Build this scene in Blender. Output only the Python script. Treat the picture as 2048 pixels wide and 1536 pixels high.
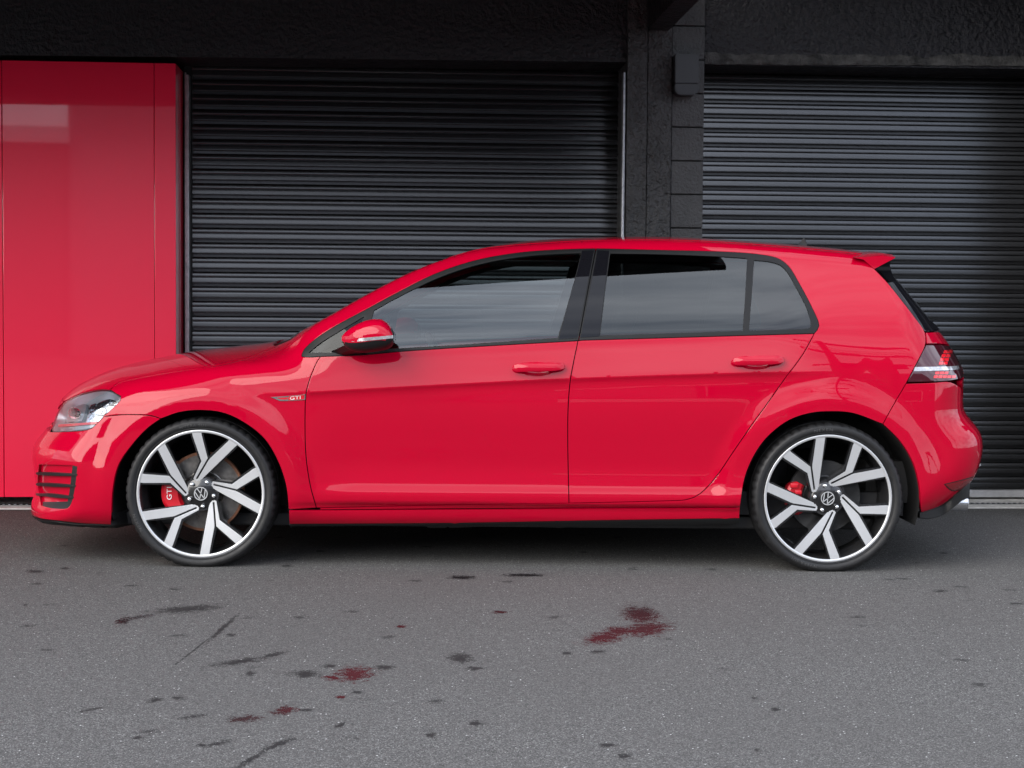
import bpy, bmesh, math, random
import numpy as np
from mathutils import Vector, Matrix
from mathutils.geometry import delaunay_2d_cdt
R = math.radians
for _o in list(bpy.data.objects): bpy.data.objects.remove(_o)
scene = bpy.context.scene
# ------------------------------------------------------------------ camera
LENS, PITCH, ROLL, CAM = 58.8, R(2.58), R(.43), (.01, -7.9, 1.10)
cam_data = bpy.data.cameras.new('camera'); cam = bpy.data.objects.new('camera', cam_data)
scene.collection.objects.link(cam)
cam_data.sensor_fit = 'HORIZONTAL'; cam_data.sensor_width = 36; cam_data.lens = LENS
cam_data.clip_start = .05; cam_data.clip_end = 2000
cam.matrix_world = Matrix.Translation(CAM) @ Matrix.Rotation(R(90) - PITCH, 4, 'X') @ Matrix.Rotation(ROLL, 4, 'Z')
scene.camera = cam
# ------------------------------------------------------------------ sky: bright broken overcast
SUN_EL, SUN_AZ = 27, 224          # azimuth clockwise from +Y: behind the camera, to its left
world = bpy.data.worlds.new('World'); scene.world = world; world.use_nodes = True
nt = world.node_tree; nt.nodes.clear()
out = nt.nodes.new('ShaderNodeOutputWorld'); mix = nt.nodes.new('ShaderNodeMixShader')
b1 = nt.nodes.new('ShaderNodeBackground'); b2 = nt.nodes.new('ShaderNodeBackground')
sky = nt.nodes.new('ShaderNodeTexSky'); sky.sky_type = 'NISHITA'; sky.sun_disc = False
sky.sun_elevation = R(SUN_EL); sky.sun_rotation = R(SUN_AZ); sky.dust_density = 2.5; sky.air_density = 1.0
b1.inputs['Strength'].default_value = .10
nt.links.new(sky.outputs[0], b1.inputs[0])
tc = nt.nodes.new('ShaderNodeTexCoord'); mp = nt.nodes.new('ShaderNodeMapping'); mp.inputs['Scale'].default_value = (1, 1, 2.6)
n1 = nt.nodes.new('ShaderNodeTexNoise'); n1.inputs['Scale'].default_value = 2.1; n1.inputs['Detail'].default_value = 7; n1.inputs['Roughness'].default_value = .58
n2 = nt.nodes.new('ShaderNodeTexNoise'); n2.inputs['Scale'].default_value = 3.3; n2.inputs['Detail'].default_value = 6
nt.links.new(tc.outputs['Generated'], mp.inputs[0]); nt.links.new(mp.outputs[0], n1.inputs['Vector']); nt.links.new(mp.outputs[0], n2.inputs['Vector'])
r1 = nt.nodes.new('ShaderNodeValToRGB'); r1.color_ramp.elements[0].position = .30; r1.color_ramp.elements[0].color = (.45, .45, .45, 1); r1.color_ramp.elements[1].position = .52; r1.color_ramp.elements[1].color = (.97, .97, .97, 1)
r2 = nt.nodes.new('ShaderNodeValToRGB'); r2.color_ramp.elements[0].position = .36; r2.color_ramp.elements[0].color = (.44, .50, .62, 1); r2.color_ramp.elements[1].position = .64; r2.color_ramp.elements[1].color = (.95, 1.0, 1.12, 1)
nt.links.new(n1.outputs[0], r1.inputs[0]); nt.links.new(n2.outputs[0], r2.inputs[0]); nt.links.new(r2.outputs[0], b2.inputs[0])
b2.inputs['Strength'].default_value = 1.05
nt.links.new(r1.outputs[0], mix.inputs[0]); nt.links.new(b1.outputs[0], mix.inputs[1]); nt.links.new(b2.outputs[0], mix.inputs[2]); nt.links.new(mix.outputs[0], out.inputs[0])
# ------------------------------------------------------------------ sun, veiled by the cloud
sun_data = bpy.data.lights.new('sun', 'SUN'); sun_data.energy = 1.4; sun_data.angle = R(56); sun_data.color = (1, .94, .85)
sun = bpy.data.objects.new('sun', sun_data); scene.collection.objects.link(sun)
_d = Vector((math.sin(R(SUN_AZ)) * math.cos(R(SUN_EL)), math.cos(R(SUN_AZ)) * math.cos(R(SUN_EL)), math.sin(R(SUN_EL))))
sun.rotation_euler = _d.to_track_quat('Z', 'Y').to_euler()
# ------------------------------------------------------------------ exposure
scene.view_settings.view_transform = 'Standard'; scene.view_settings.look = 'None'
scene.view_settings.exposure = 1.32; scene.view_settings.gamma = 1; scene.view_settings.use_curve_mapping = False
scene.cycles.max_bounces = 10; scene.cycles.transparent_max_bounces = 16; scene.cycles.glossy_bounces = 5
# ------------------------------------------------------------------ survey camera (pixel of the photo -> point of the place)
FPX = LENS / 36.0 * 2048.0
def _axes():
    p, r = PITCH, ROLL
    f = np.array([0.0, math.cos(p), -math.sin(p)])
    u0 = np.array([0.0, math.sin(p), math.cos(p)])
    r0 = np.array([1.0, 0.0, 0.0])
    return r0 * math.cos(r) + u0 * math.sin(r), u0 * math.cos(r) - r0 * math.sin(r), f
CR, CU, CF = _axes()
CC = np.array(CAM)
def ray(px):
    px = np.atleast_2d(np.asarray(px, float))
    return CF + ((px[:, :1] - 1024) / FPX) * CR + ((768 - px[:, 1:2]) / FPX) * CU
def at(u, v, Y):
    d = ray([(u, v)])[0]
    return CC + d * ((Y - CC[1]) / d[1])
def on_plane(u, v, p0, n):
    d = ray([(u, v)])[0]
    p0 = np.array(p0); n = np.array(n)
    return CC + d * (np.dot(p0 - CC, n) / np.dot(d, n))
def proj(P):
    P = np.atleast_2d(P) - CC
    w = P @ CF
    return np.stack([1024 + FPX * (P @ CR) / w, 768 - FPX * (P @ CU) / w], 1)

# ------------------------------------------------------------------ smooth helpers
def sstep(a, b, x):
    t = np.clip((x - a) / (b - a), 0, 1)
    return t * t * (3 - 2 * t)
def sp(t, w):
    return 0.5 * (t + np.sqrt(t * t + w * w))
def pchip(xs, ys):
    xs = np.array(xs, float); ys = np.array(ys, float)
    h = np.diff(xs); d = np.diff(ys) / h
    m = np.zeros_like(ys)
    for i in range(1, len(xs) - 1):
        if d[i - 1] * d[i] > 0:
            w1 = 2 * h[i] + h[i - 1]; w2 = h[i] + 2 * h[i - 1]
            m[i] = (w1 + w2) / (w1 / d[i - 1] + w2 / d[i])
    m[0] = d[0]; m[-1] = d[-1]
    def f(x):
        x = np.clip(x, xs[0], xs[-1])
        i = np.clip(np.searchsorted(xs, x) - 1, 0, len(xs) - 2)
        t = (x - xs[i]) / h[i]
        return ((2 * t**3 - 3 * t**2 + 1) * ys[i] + (t**3 - 2 * t**2 + t) * h[i] * m[i]
                + (-2 * t**3 + 3 * t**2) * ys[i + 1] + (t**3 - t**2) * h[i] * m[i + 1])
    return f
def catmull(pts, n=8, closed=False):
    P = np.array(pts, float); N = len(P); out = []
    rng = range(N if closed else N - 1)
    for i in rng:
        if closed:
            a, b, c, d = P[i - 1], P[i], P[(i + 1) % N], P[(i + 2) % N]
        else:
            b, c = P[i], P[i + 1]
            a = P[i - 1] if i > 0 else 2 * b - c
            d = P[i + 2] if i + 2 < N else 2 * c - b
        ta = 0.0; tb = max(1e-6, np.linalg.norm(b - a))**.5; tc = tb + max(1e-6, np.linalg.norm(c - b))**.5; td = tc + max(1e-6, np.linalg.norm(d - c))**.5
        for k in range(n):
            t = tb + (tc - tb) * k / n
            A1 = (tb - t) / (tb - ta) * a + (t - ta) / (tb - ta) * b
            A2 = (tc - t) / (tc - tb) * b + (t - tb) / (tc - tb) * c
            A3 = (td - t) / (td - tc) * c + (t - tc) / (td - tc) * d
            B1 = (tc - t) / (tc - ta) * A1 + (t - ta) / (tc - ta) * A2
            B2 = (td - t) / (td - tb) * A2 + (t - tb) / (td - tb) * A3
            out.append((tc - t) / (tc - tb) * B1 + (t - tb) / (tc - tb) * B2)
    if not closed: out.append(P[-1])
    return np.array(out)

# ------------------------------------------------------------------ the car's skin as one implicit surface
XF, XR, RW = -1.300, 1.346, 0.3100          # axles, wheel centre height
PROFILE = [(-2.155, .152), (-2.186, .168), (-2.184, .215), (-2.165, .270), (-2.170, .340), (-2.180, .420), (-2.177, .462), (-2.166, .484),
    (-2.138, .520), (-2.098, .570), (-2.072, .630), (-2.048, .682), (-1.995, .732), (-1.925, .773), (-1.80, .823), (-1.63, .862),
    (-1.463, .893), (-1.275, .916), (-1.12, .936), (-1.03, .962), (-.95, 1.006), (-.838, 1.058), (-.652, 1.163), (-.465, 1.258), (-.279, 1.331), (-.139, 1.376),
    (.024, 1.406), (.187, 1.422), (.42, 1.433), (.653, 1.437), (.886, 1.431), (1.10, 1.419), (1.353, 1.401), (1.56, 1.382), (1.640, 1.368),
    (1.675, 1.340), (1.730, 1.275), (1.820, 1.170), (1.915, 1.060), (1.972, .990), (2.012, .935), (2.044, .870), (2.046, .800), (2.046, .730), (2.050, .680),
    (2.076, .635), (2.112, .592), (2.132, .550), (2.136, .500), (2.124, .430), (2.096, .370), (2.025, .300), (1.94, .245), (1.84, .200), (1.70, .170),
    (1.2, .165), (.6, .165), (0, .165), (-.6, .165), (-1.2, .160), (-1.7, .152), (-2.0, .148)]
_pp = catmull(PROFILE, 6, True)
def _sdf_grid(x0, x1, z0, z1, h):
    gx = np.arange(x0, x1 + h, h); gz = np.arange(z0, z1 + h, h)
    X, Z = np.meshgrid(gx, gz, indexing='ij')
    q = np.stack([X.ravel(), Z.ravel()], 1)
    a = _pp; b = np.roll(_pp, -1, 0); e = b - a; L = (e * e).sum(1)
    out = np.empty(len(q))
    for s in range(0, len(q), 4000):
        w = q[s:s + 4000, None, :] - a[None]
        t = np.clip((w * e).sum(2) / L, 0, 1)
        dd = w - t[..., None] * e
        d = np.sqrt((dd * dd).sum(2).min(1))
        up = (a[None, :, 1] <= q[s:s + 4000, None, 1]) != (b[None, :, 1] <= q[s:s + 4000, None, 1])
        xi = a[None, :, 0] + (q[s:s + 4000, None, 1] - a[None, :, 1]) / np.where(e[None, :, 1] == 0, 1e-9, e[None, :, 1]) * e[None, :, 0]
        ins = ((up & (xi > q[s:s + 4000, None, 0])).sum(1) % 2) == 1
        out[s:s + 4000] = np.where(ins, -d, d)
    return out.reshape(X.shape)
GX0, GZ0, GH = -2.6, -0.1, 0.0125
_G = _sdf_grid(GX0, 2.5, GZ0, 1.75, GH)
for _ in range(2):      # a little smoothing keeps reflections fair
    _G[1:-1, 1:-1] = .5 * _G[1:-1, 1:-1] + .125 * (_G[2:, 1:-1] + _G[:-2, 1:-1] + _G[1:-1, 2:] + _G[1:-1, :-2])
def sdf(x, z):
    fx = np.clip((x - GX0) / GH, 1, _G.shape[0] - 3.001); fz = np.clip((z - GZ0) / GH, 1, _G.shape[1] - 3.001)
    ix = fx.astype(int); iz = fz.astype(int); tx = fx - ix; tz = fz - iz
    def w(t):
        return ((1 - t)**3 / 6, (3 * t**3 - 6 * t**2 + 4) / 6, (-3 * t**3 + 3 * t**2 + 3 * t + 1) / 6, t**3 / 6)
    wx = w(tx); wz = w(tz); r = 0
    for i in range(4):
        for j in range(4):
            r = r + wx[i] * wz[j] * _G[ix + i - 1, iz + j - 1]
    return r
PLAN = pchip([-2.3, -2.1, -1.9, -1.7, -1.5, -1.25, -.9, -.4, .2, .8, 1.2, 1.5, 1.75, 1.95, 2.15],
             [.790, .822, .848, .864, .874, .879, .881, .884, .886, .886, .883, .874, .858, .838, .806])
ZT = pchip([-2.0, -1.4, -.87, -.3, .25, .7, 1.1, 1.6, 2.0], [.66, .705, .739, .775, .806, .825, .838, .845, .845])   # shoulder crease
ZB = pchip([-2.0, -.9, -.3, .28, .8, 1.28, 2.0], [.80, .900, .938, .968, .990, 1.006, 1.02])                        # belt
FLANK = pchip([.10, .17, .215, .250, .262, .280, .31, .36, .42, .52, .62, .70, .75, 1.0],
              [-.070, -.056, -.046, -.042, -.036, -.016, -.012, -.0225, -.026, -.0190, -.0090, -.0030, -.0015, 0])
ENDS = pchip([.10, .17, .24, .32, .42, .55, .70, 1.0], [-.05, -.030, -.012, -.004, 0, 0, 0, 0])
def halfwidth(x, z):
    m = sstep(-1.02, -.62, x) * (1 - sstep(.92, 1.22, x))
    w = PLAN(x) + FLANK(z) * m + ENDS(z) * (1 - m)
    for xa, r1, r2, am in ((XF, .395, .50, .017), (XR, .405, .52, .019)):
        r = np.sqrt((x - xa)**2 + (z - RW)**2)
        w = w + am * (1 - sstep(r1, r2, r)) * sstep(.12, .34, z)
    w1 = .006 + .10 * (1 - sstep(-1.25, -.8, x)) + .05 * sstep(1.15, 1.5, x)
    zt = ZT(x)
    w = w - .175 * sp(z - zt, w1)
    dn = np.maximum(zt - z, 0)
    w = w - .0135 * (1 - np.exp(-dn / .018)) * np.exp(-dn / .13) * sstep(-1.15, -.85, x) * (1 - sstep(1.05, 1.4, x))      # undercut below the crease
    zb = ZB(x)
    w2 = .03 + .17 * sstep(1.05, 1.6, x)
    t = sp(z - zb, w2)
    w = w - .235 * t - .40 * t * t
    return w
def shape(x, y, z):
    a = np.abs(y)
    scr = sstep(.92, 1.06, z) * (1 - sstep(-.35, .15, x))            # the screen is flatter than the bonnet
    fr = (.27 - .255 * sstep(.70, 1.02, z)) * (1 - sstep(-.7, -.1, x))
    rr = (.13 - .06 * sstep(.9, 1.15, z)) * sstep(.9, 1.5, x)
    xs = x - fr * (a / .86)**3 - (.03 - .012 * scr) * (1 - sstep(-.7, -.1, x)) * (a / .8)**2 + rr * (a / .84)**3 + .03 * sstep(.9, 1.5, x) * (a / .8)**2
    cr = (.050 - .034 * scr) * sstep(.55, .9, z) * (a / .7)**2
    p = sdf(xs, z + cr)
    s = (a - halfwidth(x, z)) * .96
    k = .085 + .06 * sstep(-1.5, -2.0, x) * 0
    k = k + .05 * (1 - sstep(-2.0, -1.7, x)) * (1 - sstep(.5, .7, z)) + .03 * sstep(1.6, 1.9, x)
    k = k - .035 * sstep(1.0, 1.25, z)
    h = np.maximum(k - np.abs(p - s), 0) / k
    return np.maximum(p, s) + h * h * k * .25
def solve(o, d, lo, hi, n=34):
    """first crossing from outside (lo) to inside (hi) along o + t d"""
    lo = np.full(len(o), lo, float) if np.isscalar(lo) else lo.copy()
    hi = np.full(len(o), hi, float) if np.isscalar(hi) else hi.copy()
    for _ in range(n):
        mid = .5 * (lo + hi)
        q = o + d * mid[:, None]
        f = shape(q[:, 0], q[:, 1], q[:, 2])
        out = f > 0
        lo = np.where(out, mid, lo); hi = np.where(out, hi, mid)
    return o + d * (.5 * (lo + hi))[:, None]
def grad(P, e=.0025):
    g = np.empty_like(P)
    for i in range(3):
        dp = np.zeros(3); dp[i] = e
        a = P + dp; b = P - dp
        g[:, i] = shape(a[:, 0], a[:, 1], a[:, 2]) - shape(b[:, 0], b[:, 1], b[:, 2])
    return g / np.maximum(np.linalg.norm(g, axis=1, keepdims=True), 1e-9)
def cast(px, quiet=False):
    """pixels of the photograph -> points on the car's skin"""
    d = ray(px); o = np.repeat(CC[None], len(d), 0)
    ts = np.linspace(6.75, 8.55, 110)
    lo = np.full(len(d), np.nan); best = np.full(len(d), 9e9); tb = np.zeros(len(d))
    prev = ts[0]; hit = np.full(len(d), np.nan)
    for t in ts:
        q = o + d * t
        f = shape(q[:, 0], q[:, 1], q[:, 2])
        imp = f < best; best = np.where(imp, f, best); tb = np.where(imp, t, tb)
        new = np.isnan(hit) & (f < 0)
        hit = np.where(new, t, hit); lo = np.where(new, prev, lo)
        prev = t
    miss = np.isnan(hit)
    if miss.any() and not quiet: print('cast miss', np.array(px)[miss].tolist(), best[miss])
    P = solve(o, d, np.where(miss, tb, lo), np.where(miss, tb, hit), 24)
    return P
# ------------------------------------------------------------------ materials
MATS = {}
def pmat(name, col, rough=.5, metal=0., coat=0., coat_rough=.03, spec=.5, bump=None, vary=None, coords='Object', emit=None):
    m = bpy.data.materials.new(name); m.use_nodes = True; t = m.node_tree; b = t.nodes['Principled BSDF']
    b.inputs['Base Color'].default_value = (*col, 1); b.inputs['Roughness'].default_value = rough; b.inputs['Metallic'].default_value = metal
    b.inputs['Coat Weight'].default_value = coat; b.inputs['Coat Roughness'].default_value = coat_rough; b.inputs['Specular IOR Level'].default_value = spec
    tc = t.nodes.new('ShaderNodeTexCoord')
    if bump:                                    # [(scale, strength, distance), ...]
        prev = None
        for sc, st, di in bump:
            n = t.nodes.new('ShaderNodeTexNoise'); n.inputs['Scale'].default_value = sc; n.inputs['Detail'].default_value = 4
            t.links.new(tc.outputs[coords], n.inputs['Vector'])
            bp = t.nodes.new('ShaderNodeBump'); bp.inputs['Strength'].default_value = st; bp.inputs['Distance'].default_value = di
            t.links.new(n.outputs[0], bp.inputs['Height'])
            if prev: t.links.new(prev.outputs[0], bp.inputs['Normal'])
            prev = bp
        t.links.new(prev.outputs[0], b.inputs['Normal'])
    if vary:                                    # (scale, dark factor, light factor, roughness swing)
        n = t.nodes.new('ShaderNodeTexNoise'); n.inputs['Scale'].default_value = vary[0]; n.inputs['Detail'].default_value = 5; n.inputs['Roughness'].default_value = .62
        t.links.new(tc.outputs[coords], n.inputs['Vector'])
        r = t.nodes.new('ShaderNodeValToRGB'); r.color_ramp.elements[0].position = .3; r.color_ramp.elements[1].position = .7
        r.color_ramp.elements[0].color = (*[c * vary[1] for c in col], 1); r.color_ramp.elements[1].color = (*[min(1, c * vary[2]) for c in col], 1)
        t.links.new(n.outputs[0], r.inputs[0]); t.links.new(r.outputs[0], b.inputs['Base Color'])
        mr = t.nodes.new('ShaderNodeMapRange'); mr.inputs['From Min'].default_value = .3; mr.inputs['From Max'].default_value = .7
        mr.inputs['To Min'].default_value = max(0.01, rough - vary[3]); mr.inputs['To Max'].default_value = min(1, rough + vary[3])
        t.links.new(n.outputs[0], mr.inputs[0]); t.links.new(mr.outputs[0], b.inputs['Roughness'])
    if emit:
        b.inputs['Emission Color'].default_value = (*col, 1); b.inputs['Emission Strength'].default_value = emit
    b.inputs['Coat IOR'].default_value = {'red_paint': 1.42, 'gloss_black': 1.36}.get(name, 1.5)
    MATS[name] = m
    return m
def glassmat(name, tint, ior=1.75, rough=0.0):
    m = bpy.data.materials.new(name); m.use_nodes = True; t = m.node_tree; t.nodes.clear()
    o = t.nodes.new('ShaderNodeOutputMaterial'); mx = t.nodes.new('ShaderNodeMixShader'); tr = t.nodes.new('ShaderNodeBsdfTransparent'); gl = t.nodes.new('ShaderNodeBsdfGlossy'); fr = t.nodes.new('ShaderNodeFresnel')
    tr.inputs[0].default_value = (*tint, 1); gl.inputs[0].default_value = (.96, .99, .99, 1); gl.inputs['Roughness'].default_value = rough; ge = t.nodes.new('ShaderNodeNewGeometry'); mr = t.nodes.new('ShaderNodeMapRange'); mr.inputs['To Min'].default_value = ior; mr.inputs['To Max'].default_value = 1 / ior
    t.links.new(ge.outputs['Backfacing'], mr.inputs[0]); t.links.new(mr.outputs[0], fr.inputs[0])      # thin sheet: the same reflection from both faces
    t.links.new(fr.outputs[0], mx.inputs[0]); t.links.new(tr.outputs[0], mx.inputs[1]); t.links.new(gl.outputs[0], mx.inputs[2]); t.links.new(mx.outputs[0], o.inputs[0])
    MATS[name] = m
    return m
pmat('red_paint', (.43, .0004, .0195), .45, 0, 1.0, .012, spec=0, bump=[(140, .010, .002)])
pmat('gloss_black', (.006, .006, .008), .4, 0, 1.0, .01, spec=0)
pmat('black_plastic', (.0080, .0080, .0086), .46, spec=.35, bump=[(900, .12, .001)])
pmat('black_rubber_seal', (.0060, .0060, .0066), .5, spec=.3)
pmat('dark_void', (.004, .004, .004), .9)
pmat('tyre_rubber', (.0075, .0075, .0082), .58, vary=(30, .7, 1.35, .10), bump=[(420, .15, .001)])
pmat('tyre_letter', (.062, .062, .063), .5)
pmat('machined_alloy', (.70, .71, .72), .34, .62, .4, .08)
pmat('rim_black', (.011, .011, .012), .22, 0, .8, .04)
pmat('rim_barrel', (.10, .10, .105), .20, .8)
pmat('chrome', (.90, .91, .92), .07, 1.0)
pmat('satin_chrome', (.74, .75, .77), .24, 1.0)
pmat('brake_steel', (.20, .19, .18), .34, .9, vary=(22, .6, 1.2, .10))
pmat('brake_dark', (.055, .055, .056), .4, .6, vary=(22, .6, 1.2, .10))
pmat('brake_rust', (.20, .085, .045), .75, .2, vary=(60, .55, 1.3, .1))
pmat('caliper_red', (.55, .006, .018), .30, 0, .6, .1)
pmat('white_print', (.82, .82, .82), .45)
pmat('reflector_red', (.20, .004, .010), .2, 0, 1, .03)
pmat('red_print', (.60, .008, .02), .4)
pmat('lamp_smoked', (.052, .003, .009), .06, 0, 1, .01)
pmat('lamp_red', (.80, .010, .022), .14, 0, 1, .02)
pmat('lamp_white', (.60, .60, .63), .12, .55, 1, .02, vary=(90, .6, 1.1, .05))
pmat('lamp_bezel', (.30, .31, .33), .30, .6)
pmat('lamp_reflector', (.58, .60, .65), .16, 1.0, bump=[(55, .35, .01)])
pmat('interior_black', (.034, .034, .036), .7, bump=[(300, .2, .002)])
pmat('interior_grey', (.075, .075, .08), .75)
pmat('mirror_glass', (.8, .82, .84), .01, 1.0)
glassmat('window_clear', (.58, .65, .64), 1.9)
glassmat('window_tinted', (.17, .19, .19), 1.70)
glassmat('window_corner', (.22, .25, .25), 1.42)
glassmat('lamp_lens', (.80, .83, .86), 1.55)
# ------------------------------------------------------------------ objects
COL = scene.collection
NORM = {}
def link(o, parent=None, label=None, cat=None, group=None, kind=None):
    COL.objects.link(o)
    if parent is not None: o.parent = parent
    for k, v in (('label', label), ('category', cat), ('group', group), ('kind', kind)):
        if v: o[k] = v
    return o
def empty(name, loc=(0, 0, 0), rz=0, **kw):
    o = bpy.data.objects.new(name, None); o.location = loc; o.rotation_euler = (0, 0, rz); o.empty_display_size = .2
    return link(o, **kw)
def mesh_obj(name, V, F, mat, parent=None, smooth=True, normals=None, mats=None, fm=None, loc=None, **kw):
    me = bpy.data.meshes.new(name)
    me.from_pydata([tuple(map(float, v)) for v in V], [], [tuple(map(int, f)) for f in F])
    for m in (mats or [mat]): me.materials.append(MATS[m] if isinstance(m, str) else m)
    if fm is not None: me.polygons.foreach_set('material_index', [int(i) for i in fm])
    me.polygons.foreach_set('use_smooth', [smooth] * len(me.polygons))
    me.update()
    if normals is not None:
        me.normals_split_custom_set_from_vertices([tuple(map(float, n)) for n in normals])
        NORM[me.name] = np.array(normals, float)
    o = bpy.data.objects.new(name, me)
    if loc is not None: o.location = loc
    return link(o, parent, **kw)
def auto_smooth(o, ang=35):
    me = o.data
    me.polygons.foreach_set('use_smooth', [True] * len(me.polygons))
    bm = bmesh.new(); bm.from_mesh(me)
    for e in bm.edges:
        e.smooth = len(e.link_faces) == 2 and e.calc_face_angle(0) < R(ang)
    bm.to_mesh(me); bm.free()
    return o
def flip_mesh(me):
    """the same mesh for the other side of the car (y -> -y)"""
    V = np.empty(len(me.vertices) * 3); me.vertices.foreach_get('co', V); V = V.reshape(-1, 3); V[:, 1] *= -1
    F = [tuple(reversed(p.vertices)) for p in me.polygons]
    m2 = bpy.data.meshes.new(me.name)
    m2.from_pydata(V.tolist(), [], F)
    for m in me.materials: m2.materials.append(m)
    m2.polygons.foreach_set('material_index', [p.material_index for p in me.polygons])
    m2.polygons.foreach_set('use_smooth', [p.use_smooth for p in me.polygons])
    m2.update()
    if me.name in NORM:
        n = NORM[me.name].copy(); n[:, 1] *= -1
        m2.normals_split_custom_set_from_vertices(n.tolist())
    else:
        sharp = {tuple(sorted(e.vertices)) for e in me.edges if e.use_edge_sharp}
        for e in m2.edges: e.use_edge_sharp = tuple(sorted(e.vertices)) in sharp
    return m2
def mirror_tree(o, parent):
    c = bpy.data.objects.new(o.name.split('.')[0], flip_mesh(o.data))
    l = o.location.copy(); l.y *= -1; c.location = l
    link(c, parent)
    for ch in [q for q in COL.objects if q.parent is o]: mirror_tree(ch, c)
    return c
# ------------------------------------------------------------------ plain solids
class MB:
    def __init__(s): s.V = []; s.F = []; s.M = []
    def add(s, V, F, m=0):
        b = len(s.V); s.V += [tuple(v) for v in V]; s.F += [tuple(i + b for i in f) for f in F]; s.M += [m] * len(F)
    def box(s, a, b, m=0, bev=0.0):
        bm = bmesh.new(); bmesh.ops.create_cube(bm, size=1)
        for v in bm.verts:
            v.co = Vector([(a[i] + b[i]) / 2 + v.co[i] * (b[i] - a[i]) for i in range(3)])
        if bev: bmesh.ops.bevel(bm, geom=bm.edges[:], offset=bev, segments=2, affect='EDGES', profile=.5)
        bm.verts.ensure_lookup_table()
        s.add([v.co[:] for v in bm.verts], [[v.index for v in f.verts] for f in bm.faces], m); bm.free()
    def lathe(s, prof, n=64, axis='Y', m=0, c=(0, 0, 0), a0=0, a1=2 * math.pi):
        full = abs(a1 - a0 - 2 * math.pi) < 1e-6
        k = n if full else n + 1; V = []
        for i in range(k):
            a = a0 + (a1 - a0) * i / n
            for r, h in prof:
                p = (r * math.cos(a), h, r * math.sin(a)) if axis == 'Y' else ((r * math.cos(a), r * math.sin(a), h) if axis == 'Z' else (h, r * math.cos(a), r * math.sin(a)))
                V.append((p[0] + c[0], p[1] + c[1], p[2] + c[2]))
        q = len(prof); F = []
        for i in range(n):
            j = (i + 1) % k
            for t in range(q - 1): F.append((i * q + t, i * q + t + 1, j * q + t + 1, j * q + t))
        s.add(V, F, m)
    def tube(s, pts, r, n=8, m=0, cap=True):
        P = [Vector(p) for p in pts]; V = []; F = []
        rr = r if hasattr(r, '__len__') else [r] * len(P)
        up = Vector((0, 0, 1))
        for i, p in enumerate(P):
            d = (P[min(i + 1, len(P) - 1)] - P[max(i - 1, 0)]).normalized()
            u = d.cross(up) if abs(d.dot(up)) < .95 else d.cross(Vector((1, 0, 0))); u.normalize(); w = d.cross(u)
            for k in range(n):
                a = 2 * math.pi * k / n; V.append(p + (u * math.cos(a) + w * math.sin(a)) * rr[i])
        for i in range(len(P) - 1):
            for k in range(n): F.append((i * n + k, i * n + (k + 1) % n, (i + 1) * n + (k + 1) % n, (i + 1) * n + k))
        if cap: F.append(tuple(range(n - 1, -1, -1))); F.append(tuple((len(P) - 1) * n + k for k in range(n)))
        s.add(V, F, m)
    def prism(s, poly, y0, y1, m=0):
        n = len(poly); V = [(x, y0, z) for x, z in poly] + [(x, y1, z) for x, z in poly]
        F = [tuple(range(n)), tuple(range(2 * n - 1, n - 1, -1))] + [(i, i + n, (i + 1) % n + n, (i + 1) % n) for i in range(n)]
        s.add(V, F, m)
    def build(s, name, mat, parent=None, ang=20, mats=None, fix=True, **kw):
        o = mesh_obj(name, s.V, s.F, mat, parent, mats=mats, fm=s.M if mats else None, **kw)
        if fix:
            bm = bmesh.new(); bm.from_mesh(o.data); bmesh.ops.recalc_face_normals(bm, faces=bm.faces); bm.to_mesh(o.data); bm.free()
        return auto_smooth(o, ang)
# ------------------------------------------------------------------ panels cut out of a surface
class Side:
    def fwd(s, q):
        o = np.stack([q[:, 0], np.full(len(q), -1.15), q[:, 1]], 1)
        P = solve(o, np.repeat([[0., 1., 0.]], len(q), 0), 0., 1.14)
        return P, grad(P)
    def inv(s, P): return P[:, [0, 2]]
class Top:
    def fwd(s, q):
        o = np.stack([q[:, 0], q[:, 1], np.full(len(q), 1.7)], 1)
        P = solve(o, np.repeat([[0., 0., -1.]], len(q), 0), 0., 1.25)
        return P, grad(P)
    def inv(s, P): return P[:, :2]
class Round:
    """round a vertical axis: the bumpers, lamps and tailgate"""
    def __init__(s, x0, sg, k=.7): s.x0 = x0; s.sg = sg; s.k = k
    def fwd(s, q):
        th = q[:, 0] / s.k
        d = np.stack([s.sg * np.cos(th), np.sin(th), 0 * th], 1)
        o = np.stack([s.x0 + 0 * th, 0 * th, q[:, 1]], 1) + d * 1.25
        P = solve(o, -d, 0., 1.24)
        return P, grad(P)
    def inv(s, P): return np.stack([np.arctan2(P[:, 1], s.sg * (P[:, 0] - s.x0)) * s.k, P[:, 2]], 1)
SIDE, TOP, NOSE, TAIL = Side(), Top(), Round(-1.40, -1), Round(1.45, 1)
class Flat:
    def __init__(s, f): s.f = f
    def fwd(s, q): return s.f(q)
def inpoly(q, poly):
    x, y = q[:, 0][:, None], q[:, 1][:, None]
    a = poly; b = np.roll(poly, -1, 0)
    c = (a[None, :, 1] > y) != (b[None, :, 1] > y)
    xi = a[None, :, 0] + (y - a[None, :, 1]) / np.where(b[:, 1] == a[:, 1], 1e-12, b[:, 1] - a[:, 1])[None] * (b[:, 0] - a[:, 0])[None]
    return ((c & (xi > x)).sum(1) % 2) == 1
def segdist(q, poly):
    a = poly; e = np.roll(poly, -1, 0) - a; L = np.maximum((e * e).sum(1), 1e-14)
    out = np.empty(len(q))
    for s in range(0, len(q), 3000):
        w = q[s:s + 3000, None] - a[None]; t = np.clip((w * e).sum(2) / L, 0, 1)
        d = w - t[..., None] * e; out[s:s + 3000] = np.sqrt((d * d).sum(2).min(1))
    return out
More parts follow.
